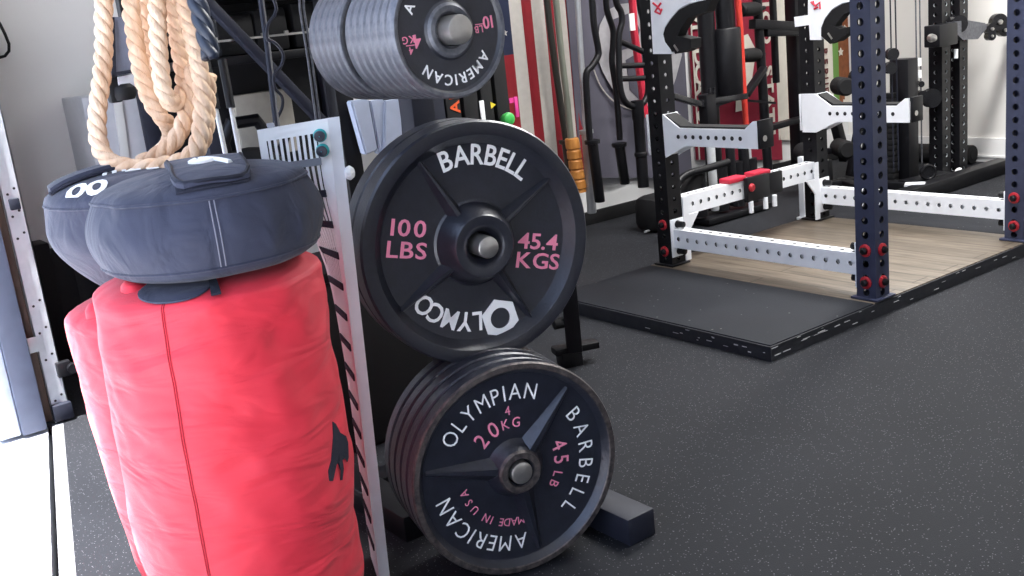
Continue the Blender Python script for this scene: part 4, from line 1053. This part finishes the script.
# grey cabinet and bracket seen through the rope
t = thing('wall_cabinet', (1.05, 3.95, 0), 'pale grey cabinet with a white edge seen through the rope loops', 'cabinet')
pa, pb, pc = PY(88, 130, 3.9), PY(155, 130, 3.9), PY(161, 130, 3.9); zt = PY(125, 92, 3.9).z
b = MB(); b.box(((pa.x + pb.x) / 2, 4.04, zt / 2), (pb.x - pa.x, .28, zt), bev=.004); b.build('body', 'grey_panel', t)
b = MB(); b.bar(PY(117, 98, 3.885), PY(126, 166, 3.885), .03, .012, side=(1, 0, 0), bev=.002); b.build('edge_strip', 'white_trim', t)
b = MB(); b.bar(PY(153, 100, 3.885), PY(157, 150, 3.885), .022, .012, side=(1, 0, 0), bev=.002); b.build('edge_strip', 'slate', t)
t = thing('rack_bracket', PY(122, 70, 2.6), 'blue grey steel bracket with black rubber foot between the rope strands', 'bracket')
b = MB(); b.prism([PY(112, 17, 2.6), PY(126, 17, 2.6), PY(135, 72, 2.6), PY(113, 77, 2.6)], (0, .05, 0)); b.build('plate', 'grey_blue', t, smooth=False)
b = MB(); b.prism([PY(111, 17, 2.58), PY(114.5, 17, 2.58), PY(116.5, 77, 2.58), PY(112, 77, 2.58)], (0, .03, 0)); b.prism([PY(112, 73, 2.58), PY(135, 69, 2.58), PY(135, 72, 2.58), PY(112, 77, 2.58)], (0, .03, 0)); b.build('lip', 'slate', t, smooth=False)
b = MB(); b.prism([PY(118, 77, 2.6), PY(135, 73, 2.6), PY(137, 86, 2.6), PY(119, 89, 2.6)], (0, .05, 0)); b.build('spacer', 'grey_panel', t, smooth=False)
b = MB(); b.lathe([(.001, 0), (.026, .0), (.030, .01), (.028, .03), (.02, .038), (.001, .04)], PY(124, 99, 2.62), (.1, -.1, 1), 20); b.box(PY(113, 87, 2.62), (.03, .03, .075), bev=.006); b.build('rubber_foot', 'blackrub', t)
b = MB(); b.box((PY(121, -30, 2.66).x, 2.66, 1.36), (.05, .03, .42), bev=.004); b.build('hanger', 'black', t)
pH = PY(150, -228, 2.66)
t = thing('rope_arm', (HK.x, HK.y, HK.z), 'black hanging arm above that carries the coiled rope', 'arm')
b = MB(); b.cyl(PD(150, -215, 2.02), PD(150, -215, 2.45), .022, 14); b.build('arm', 'black', t)
e = PD(150, -215, 2.45); b = MB(); b.box((e.x, e.y + .03, e.z), (.06, .06, .5), bev=.004); b.build('plate', 'black', t)
# dark boards on the floor behind the sandbags
for k, (u, w_, h_, lab) in enumerate(((36, .075, .50, 'left'), (56, .075, .46, 'middle'), (78, .085, .42, 'right'))):
    p = PY(u, 245, 4.08); b = MB(); b.box((p.x, 4.10, h_ / 2), (w_, .12, h_), bev=.008); tag(b.build('leaning_board', 'blackrub'), 'black board standing by the pale wall behind the sandbags, %s one' % lab, 'board', 'black boards by the wall')

# black crate added to darken the gap behind the weight tree
t = thing('shade_filler', (1.24, 2.58, 0), 'added black crate on the floor in the shade behind the weight tree', 'filler')
b = MB(); b.box((1.24, 2.58, .245), (.56, .26, .49), bev=.012); b.build('body', 'blackrub', t)
b = MB(); b.box((1.24, 2.58, .505), (.57, .28, .03), bev=.006); b.build('lid', 'black', t)

# ---------------------------------------------------------------- steel stand behind the big plate
t = thing('bench_leg', (2.07, 2.56, 0), 'black steel support leg with flat foot behind the big plate', 'support')
q = PZ(576, 366, 0)
b = MB(); b.bar(q + V((0, 0, .05)), PX(570, 296, q.x + .03) + V((0, 0, .35)), .05, .05, side=(.8, -.6, 0), bev=.003); b.build('post', 'black', t)
b = MB(); rm = Matrix.Rotation(R(-20), 3, 'Z'); b.box(q + V((.02, .02, .055)), (.15, .055, .022), rm, bev=.003); b.box(q + V((.0, .03, .025)), (.07, .07, .05), rm, bev=.004); b.build('foot', 'black', t)
b = MB(); b.cyl(q + V((-.05, .03, .15)), q + V((-.02, .02, .15)), .018, 14); b.build('knob', 'blackrub', t)

# ---------------------------------------------------------------- equipment between rack and wall
yq = 3.75
t = thing('black_tower', (PY(716, 190, yq).x, yq, 0), 'tall round black column with wider sleeve in front of the maroon banner', 'column')
b = MB(); c0 = PY(711, 40, yq); b.cyl((c0.x + .03, yq + .06, 0), (c0.x, yq + .02, 2.2), .044, 20); b.build('post', 'black', t)
b = MB(); s0, s1 = PY(726, 28, yq), PY(729, 96, yq); dd = (s0 - s1).normalized(); b.lathe([(.001, 0), (.070, 0), (.075, .008), (.075, (s0 - s1).length - .008), (.070, (s0 - s1).length), (.001, (s0 - s1).length)], s1, dd, 32); b.build('sleeve', 'black', t)
b = MB(); b.cyl(s0, s0 + V((-.02, 0, .9)), .050, 24); b.build('upper_tube', 'black', t)
b = MB(); b.prism([PY(712, 100, yq - .1), PY(735, 96, yq - .1), PY(734, 101, yq - .1), PY(714, 108, yq - .1)], (0, .06, 0)); b.build('wedge', 'slate', t, smooth=False)
b = MB(); b.bar(PY(672, 96, yq - .14), PY(706, 106, yq - .10), .03, .03, bev=.004); b.bar(PY(700, 103, yq - .1), PY(746, 96, yq - .1), .035, .03, bev=.004); b.build('jammer_arm', 'black_gloss', t)
b = MB(); p = PY(707, 98, yq - .1); b.box(p + V((0, 0, -.06)), (.07, .06, .16), bev=.006); b.cyl(p + V((-.015, -.035, .02)), p + V((-.015, -.035, .05)), .008, 10); b.cyl(p + V((.015, -.035, .02)), p + V((.015, -.035, .05)), .008, 10); b.build('joint', 'black', t)
# red band
b = MB(); b.tube([PY(u, v, 3.7) for u, v in ((736, -60), (738, 0), (740.5, 30), (742, 60), (744, 95), (746, 124))], .016, 10); tag(b.build('resistance_band', 'red_band'), 'red stretch band hanging beside the black column', 'band')
# pegged attachment rack: a vertical tube with round-ended pegs
t = thing('peg_stand', (PY(765, 150, 3.85).x, 3.85, 0), 'black stand of tubes with round tipped pegs before the maroon banner', 'stand')
pb0 = PY(763, 105, 3.85)
b = MB(); b.cyl((pb0.x + .02, 3.85, 0), (pb0.x - .03, 3.85, 1.9), .026, 16); b.build('tube', 'black', t)
b = MB(); c9 = PY(774, 30, 3.88); b.box((c9.x, 3.88, 1.25), (.03, .03, 1.3), bev=.003); b.build('tube', 'black', t)
for v in (9, 55):
    b = MB(); a_, c_ = PY(764, v - 1, 3.85), PY(741, v + 1, 3.80); d_ = (c_ - a_); L = d_.length; b.lathe([(.012, 0), (.012, .04), (.030, .07), (.038, .11), (.036, L - .01), (.025, L), (.001, L)], a_, d_.normalized(), 18, caps=(True, False)); b.build('peg', 'blackrub', t)
b = MB(); b.bar(PY(752, 24, 3.84), PY(800, 27, 3.84), .05, .05, bev=.004); b.bar(PY(765, 33, 3.84), PY(800, 32, 3.84), .045, .04, bev=.004); b.build('crossbar', 'black', t)
b = MB(); b.bar(PY(764, 68, 3.8), PY(746, 95, 3.76), .04, .03, bev=.004); b.build('link_arm', 'black', t)
b = MB(); b.bar(PY(742, 100, 3.8), PY(775, 103, 3.8), .012, .012); b.build('chain_bar', 'black', t)
b = MB(); b.bar(PY(762, 130, 3.82), PY(801, 119, 3.82), .055, .03, bev=.004); b.build('lower_crossbar', 'black', t)
# dark tall mast left of the rear post
b = MB(); pm0 = PY(796, 60, 3.9); b.box((pm0.x, 3.9, 1.0), (.075, .075, 2.0), bev=.004); tag(b.build('dark_mast', 'black'), 'plain black mast standing just left of the rear rack post', 'mast')
# vertical bar holder on the floor with bars in it
t = thing('bar_holder', (PY(735, 200, 3.6).x, 3.6, 0), 'black floor holder with short tubes behind the rear side beam', 'bar holder')
ph = PY(735, 205, 3.6)
b = MB(); b.box((ph.x - .02, 3.62, .022), (.48, .16, .03), bev=.006); b.build('base', 'black', t)
for u in (700, 722, 738, 752): p = PY(u, 190, 3.6); b = MB(); b.cyl((p.x, 3.6, .05), (p.x, 3.6, .28), .033, 18); b.build('socket', 'black', t)
for u0, u1, m, r_, lab in ((708, 714, 'bar_steel', .022, 'silver bar standing in the floor holder, left of the black ones'), (730, 733, 'black', .024, 'black bar standing in the floor holder'), (742, 746, 'black', .027, 'thick black bar standing in the floor holder'), (749, 752, 'bar_steel', .010, 'thin silver bar standing in the floor holder')):
    a_, c_ = PY(u0, 130, 3.6), PY(u1, 190, 3.6); b = MB(); b.lathe([(r_ * .9, 0), (r_, .01), (r_, .35), (r_ * .9, .36), (.001, .36)], (c_.x, 3.6, .06), (c_ * 0 + V((-.02, 0, 1))), 18, caps=(True, False)); tag(b.build('short_bar', m), lab, 'bar', 'bars in the floor holder')
t = thing('bent_handle', (PY(700, 185, 3.5).x, 3.5, 0), 'black bent tube with foam grip lying behind the far left post', 'handle')
b = MB(); b.tube(cat([PY(u, v, 3.45) for u, v in ((676, 190), (680, 180), (690, 173), (705, 169), (728, 162))], 6), .018, 10); b.build('tube', 'black', t)
b = MB(); a_, c_ = PY(697, 172, 3.5), PY(684, 205, 3.5); b.lathe([(.03, 0), (.045, .01), (.045, (c_ - a_).length), (.001, (c_ - a_).length)], a_, (c_ - a_).normalized(), 18, caps=(True, False)); b.build('grip', 'foam', t)
b = MB(); b.box((PY(664, 200, 3.7).x, 3.75, .09), (.19, .18, .18), bev=.045); tag(b.build('gear_bag', 'blackrub'), 'black soft gear bag on the floor behind the far left post', 'bag')
b = MB(); q = PZ(622, 226, 0); b.tube(cat([PZ(u, v, .012) for u, v in ((640, 226), (652, 224), (660, 220), (668, 222), (655, 228), (645, 232))], 6), .006, 6); tag(b.build('chain_collar', 'bar_steel'), 'small silver chain lying on the floor left of the rack', 'chain')
t = thing('white_prop', (PY(804, 215, 3.2).x, 3.2, 0), 'slim white upright prop beside the rear post', 'prop')
p = PZ(804, 219, 0); b = MB(); b.box((p.x, p.y, .16), (.03, .03, .30), bev=.003); b.build('leg', 'white_steel', t); b = MB(); b.box((p.x, p.y, .006), (.05, .05, .012)); b.build('foot', 'white_steel', t)

# roller bench beyond the rear post
t = thing('roller_bench', (4.9, 3.75, 0), 'black bench frame with round foam rollers behind the rear post', 'bench')
yb = 3.65
for (u, v, rr, L) in ((848, 150, .050, .16), (812, 156, .058, .16), (847, 87, .050, .14), (868, 79, .058, .16)):
    p = PY(u, v, yb - .12); b = MB(); b.lathe([(.001, 0), (rr * .8, 0), (rr, .012), (rr, L - .012), (rr * .8, L), (.001, L)], p, V((.55, .83, 0)), 24); b.build('roller', 'foam', t)
for a_, c_, w_ in (((836, 124), (845, 160), .05), ((846, 150), (815, 152), .035), ((826, 160), (828, 195), .05), ((846, 84), (872, 80), .03), ((866, 84), (850, 176), .04)):
    b = MB(); b.bar(PY(*a_, yb + .02), PY(*c_, yb + .02), w_, w_, bev=.004); b.build('frame_tube', 'black', t)
for a_, c_ in (((826, 186), (905, 176)), ((832, 190), (850, 196)), ((840, 182), (890, 200))):
    b = MB(); b.bar(PZ(*a_, .05), PZ(*c_, .05), .05, .05, bev=.004); b.build('floor_tube', 'black', t)

# ---------------------------------------------------------------- cable machine by the back wall
cm = thing('cable_machine', (5.2, 3.2, 0), 'black cable machine with perforated posts and swivel arm by the back wall', 'cable machine')
q1, q2 = PZ(940, 181, 0), PZ(957, 176, 0)
for q in (q1, q2):
    b = MB(); b.perf((q.x, q.y, .02), (q.x, q.y, 2.3), .078, .078, (1, 0, 0), .0500, .010); b.build('upright', ['black', 'galv'], cm, angle=30)
p = PZ(903, 190, 0)
zt_ = PY(903, 60, p.y - .05).z; b = MB(); b.box((p.x + .02, p.y, zt_ / 2 + .03), (.09, .11, zt_ - .06), bev=.004)
b.build('weight_shroud', 'black', cm)
b = MB()
for k in range(16): b.box((p.x - .075, p.y + .045, .06 + .03 * k), (.05, .11, .026), bev=.002)
b.build('weight_stack', 'blackrub', cm)
for u in (892, 897, 917, 921):
    a_ = PY(u, 60, p.y - .02); b = MB(); b.cyl((a_.x, a_.y, .12), (a_.x - .02, a_.y, 2.3), .004, 6); b.build('cable', 'grey_iron' if u > 900 else 'slate', cm)
for (u, v, rr) in ((892, 54, .030), (890, 68, .030), (921, 97, .034), (931, 98, .05), (920, 84, .016)):
    c_ = PY(u, v, p.y - .05); b = MB(); b.lathe([(.001, -.02), (rr, -.02), (rr * .85, -.006), (rr * .85, .006), (rr, .02), (.001, .02)], c_, V((-.55, -.83, 0)), 22); b.build('pulley', 'black_gloss', cm)
for v in (62, 74): c_ = PY(919, v, p.y - .04); b = MB(); b.cyl(c_ - V((0, 0, .02)), c_ + V((0, 0, .02)), .013, 12); b.build('stopper', 'white_plastic', cm)
b = MB(); b.bar(PZ(886, 203, .04), PZ(1004, 165, .04), .08, .075, bev=.004); b.bar(PZ(905, 188, .04), PZ(945, 178, .04), .09, .075, bev=.004); b.bar(PZ(930, 190, .035), PZ(868, 186, .035), .08, .07, bev=.004); b.build('base_frame', 'black', cm)
b = MB(); b.box(PZ(915, 190, .045), (.06, .10, .075), Matrix.Rotation(.5, 3, 'Z'), bev=.006); b.build('end_cap', 'grey_panel', cm)
c_ = PY(928, 172, q1.y - .12); b = MB(); b.lathe([(.001, -.012), (.032, -.012), (.042, -.01), (.042, .01), (.034, .012), (.030, .006), (.001, .006)], c_, V((-.55, -.83, 0)), 22); b.build('pulley', 'black_gloss', cm)
c_ = PY(959, 172, q2.y - .08); b = MB(); b.lathe([(.001, -.02), (.018, -.014), (.024, 0), (.018, .014), (.001, .02)], c_, V((-.55, -.83, 0)), 16); b.build('knob', 'white_plastic', cm)
# trolley and arm
c_ = PY(941, 35, q1.y - .06); b = MB(); b.box(c_, (.17, .09, .11), bev=.006); b.build('trolley', 'black', cm)
c_ = PY(931, 38, q1.y - .12); b = MB(); b.lathe([(.001, 0), (.022, 0), (.018, .03), (.001, .035)], c_, V((-.5, -.8, 0)), 14); b.build('knob', 'chrome', cm)
ya = q2.y - .08
b = MB(); b.prism([PY(u, v, ya) for u, v in ((955, 22), (966, 20), (985, 23), (988, 27), (978, 39), (963, 40), (957, 34))], (0, .05, 0)); arm = b.build('swivel_arm', 'grey_iron', cm, smooth=False)
b = MB(); b.lathe([(.001, -.03), (.045, -.03), (.045, .03), (.001, .03)], PY(957, 24, ya + .03), (-.5, -.85, 0), 20); b.build('pivot', 'black_gloss', arm)
for (u, v, rr) in ((990, 29, .03), (998, 22, .045), (1003, 30, .035), (990, 36, .024), (1008, 24, .03)):
    b = MB(); b.lathe([(.001, -.02), (rr, -.02), (rr, .02), (.001, .02)], PY(u, v, ya), (-.5, -.85, 0), 18); b.mi = 1; b.lathe([(.001, .02), (rr * .3, .02), (rr * .3, .028), (.001, .03)], PY(u, v, ya), (-.5, -.85, 0), 10); b.build('pulley', ['black_gloss', 'chrome'], cm)
c_ = PY(956, 54, ya); b = MB(); b.cyl(c_ - V((0, 0, .022)), c_ + V((0, 0, .025)), .011, 12); b.build('pin', 'white_plastic', cm)
# foam roller at the back wall
a_, c_ = PX(905, 160, XB - .10), PX(974, 156, XB - .10); a_.z = c_.z = .056
b = MB(); b.lathe([(.001, 0), (.030, 0), (.032, .004), (.052, .006), (.055, .012), (.055, (c_ - a_).length), (.001, (c_ - a_).length)], c_, (a_ - c_).normalized(), 28); tag(b.build('foam_roller', 'foam'), 'black foam roller lying on the floor along the back wall', 'foam roller')
b = MB(); q = PZ(998, 176, 0); b.box((q.x + .32, q.y - .22, .05), (.5, .25, .10), bev=.004); tag(b.build('step_block', 'slate'), 'low dark block on the floor behind the far right post', 'block')

# ---------------------------------------------------------------- light
def area(name, loc, rot, sx, sy, power, col=(1, 1, 1)):
    l = bpy.data.lights.new(name, 'AREA'); l.shape = 'RECTANGLE'; l.size = sx; l.size_y = sy; l.energy = power; l.color = col
    o = bpy.data.objects.new(name, l); COL.objects.link(o); o.location = loc; o.rotation_euler = rot; return o
area('ceiling_fill', (3.0, 1.4, 2.66), (0, 0, 0), 1.2, .3, 60, (1, .99, .97))  # unseen lamp, added as fill for the interior
area('ceiling_fill', (3.2, 2.6, 2.66), (0, 0, 0), 1.2, .3, 62, (1, .99, .98))  # unseen lamp, added to brighten the side wall
area('ceiling_fill', (4.6, 2.6, 2.66), (0, 0, 0), 1.2, .3, 85, (1, .985, .96))  # unseen lamp, added to brighten the back of the room
sun = bpy.data.lights.new('sun', 'SUN'); sun.energy = 24; sun.angle = R(.6); sun.color = (1, .98, .96)
so = bpy.data.objects.new('sun', sun); COL.objects.link(so)
sd = V((-.16, -.10, 1)).normalized()      # towards the sun
so.rotation_euler = sd.to_track_quat('Z', 'Y').to_euler()
w = bpy.data.worlds.new('sky'); scn.world = w; w.use_nodes = True
nt = w.node_tree; bg = nt.nodes['Background']
tc = nt.nodes.new('ShaderNodeTexCoord'); sx = nt.nodes.new('ShaderNodeSeparateXYZ'); nt.links.new(tc.outputs['Generated'], sx.inputs[0])
rp = nt.nodes.new('ShaderNodeValToRGB'); nt.links.new(sx.outputs['Z'], rp.inputs[0])
rp.color_ramp.elements[0].position = 0; rp.color_ramp.elements[0].color = (.82, .88, 1, 1)
rp.color_ramp.elements[1].position = .6; rp.color_ramp.elements[1].color = (.50, .66, 1, 1)
nt.links.new(rp.outputs[0], bg.inputs['Color']); bg.inputs['Strength'].default_value = 2.4

# ---------------------------------------------------------------- camera
cam = bpy.data.cameras.new('camera'); co = bpy.data.objects.new('camera', cam); COL.objects.link(co)
cam.sensor_width = 36; cam.lens = F * 36 / 1024; cam.clip_start = .02
co.matrix_world = Matrix((( RT.x, UP.x, -FW.x, EYE.x), (RT.y, UP.y, -FW.y, EYE.y), (RT.z, UP.z, -FW.z, EYE.z), (0, 0, 0, 1)))
scn.camera = co
vs = scn.view_settings; scn.display_settings.display_device = 'sRGB'
vs.view_transform = 'Standard'; vs.look = 'None'; vs.gamma = 1; vs.use_curve_mapping = False; vs.exposure = 0.2
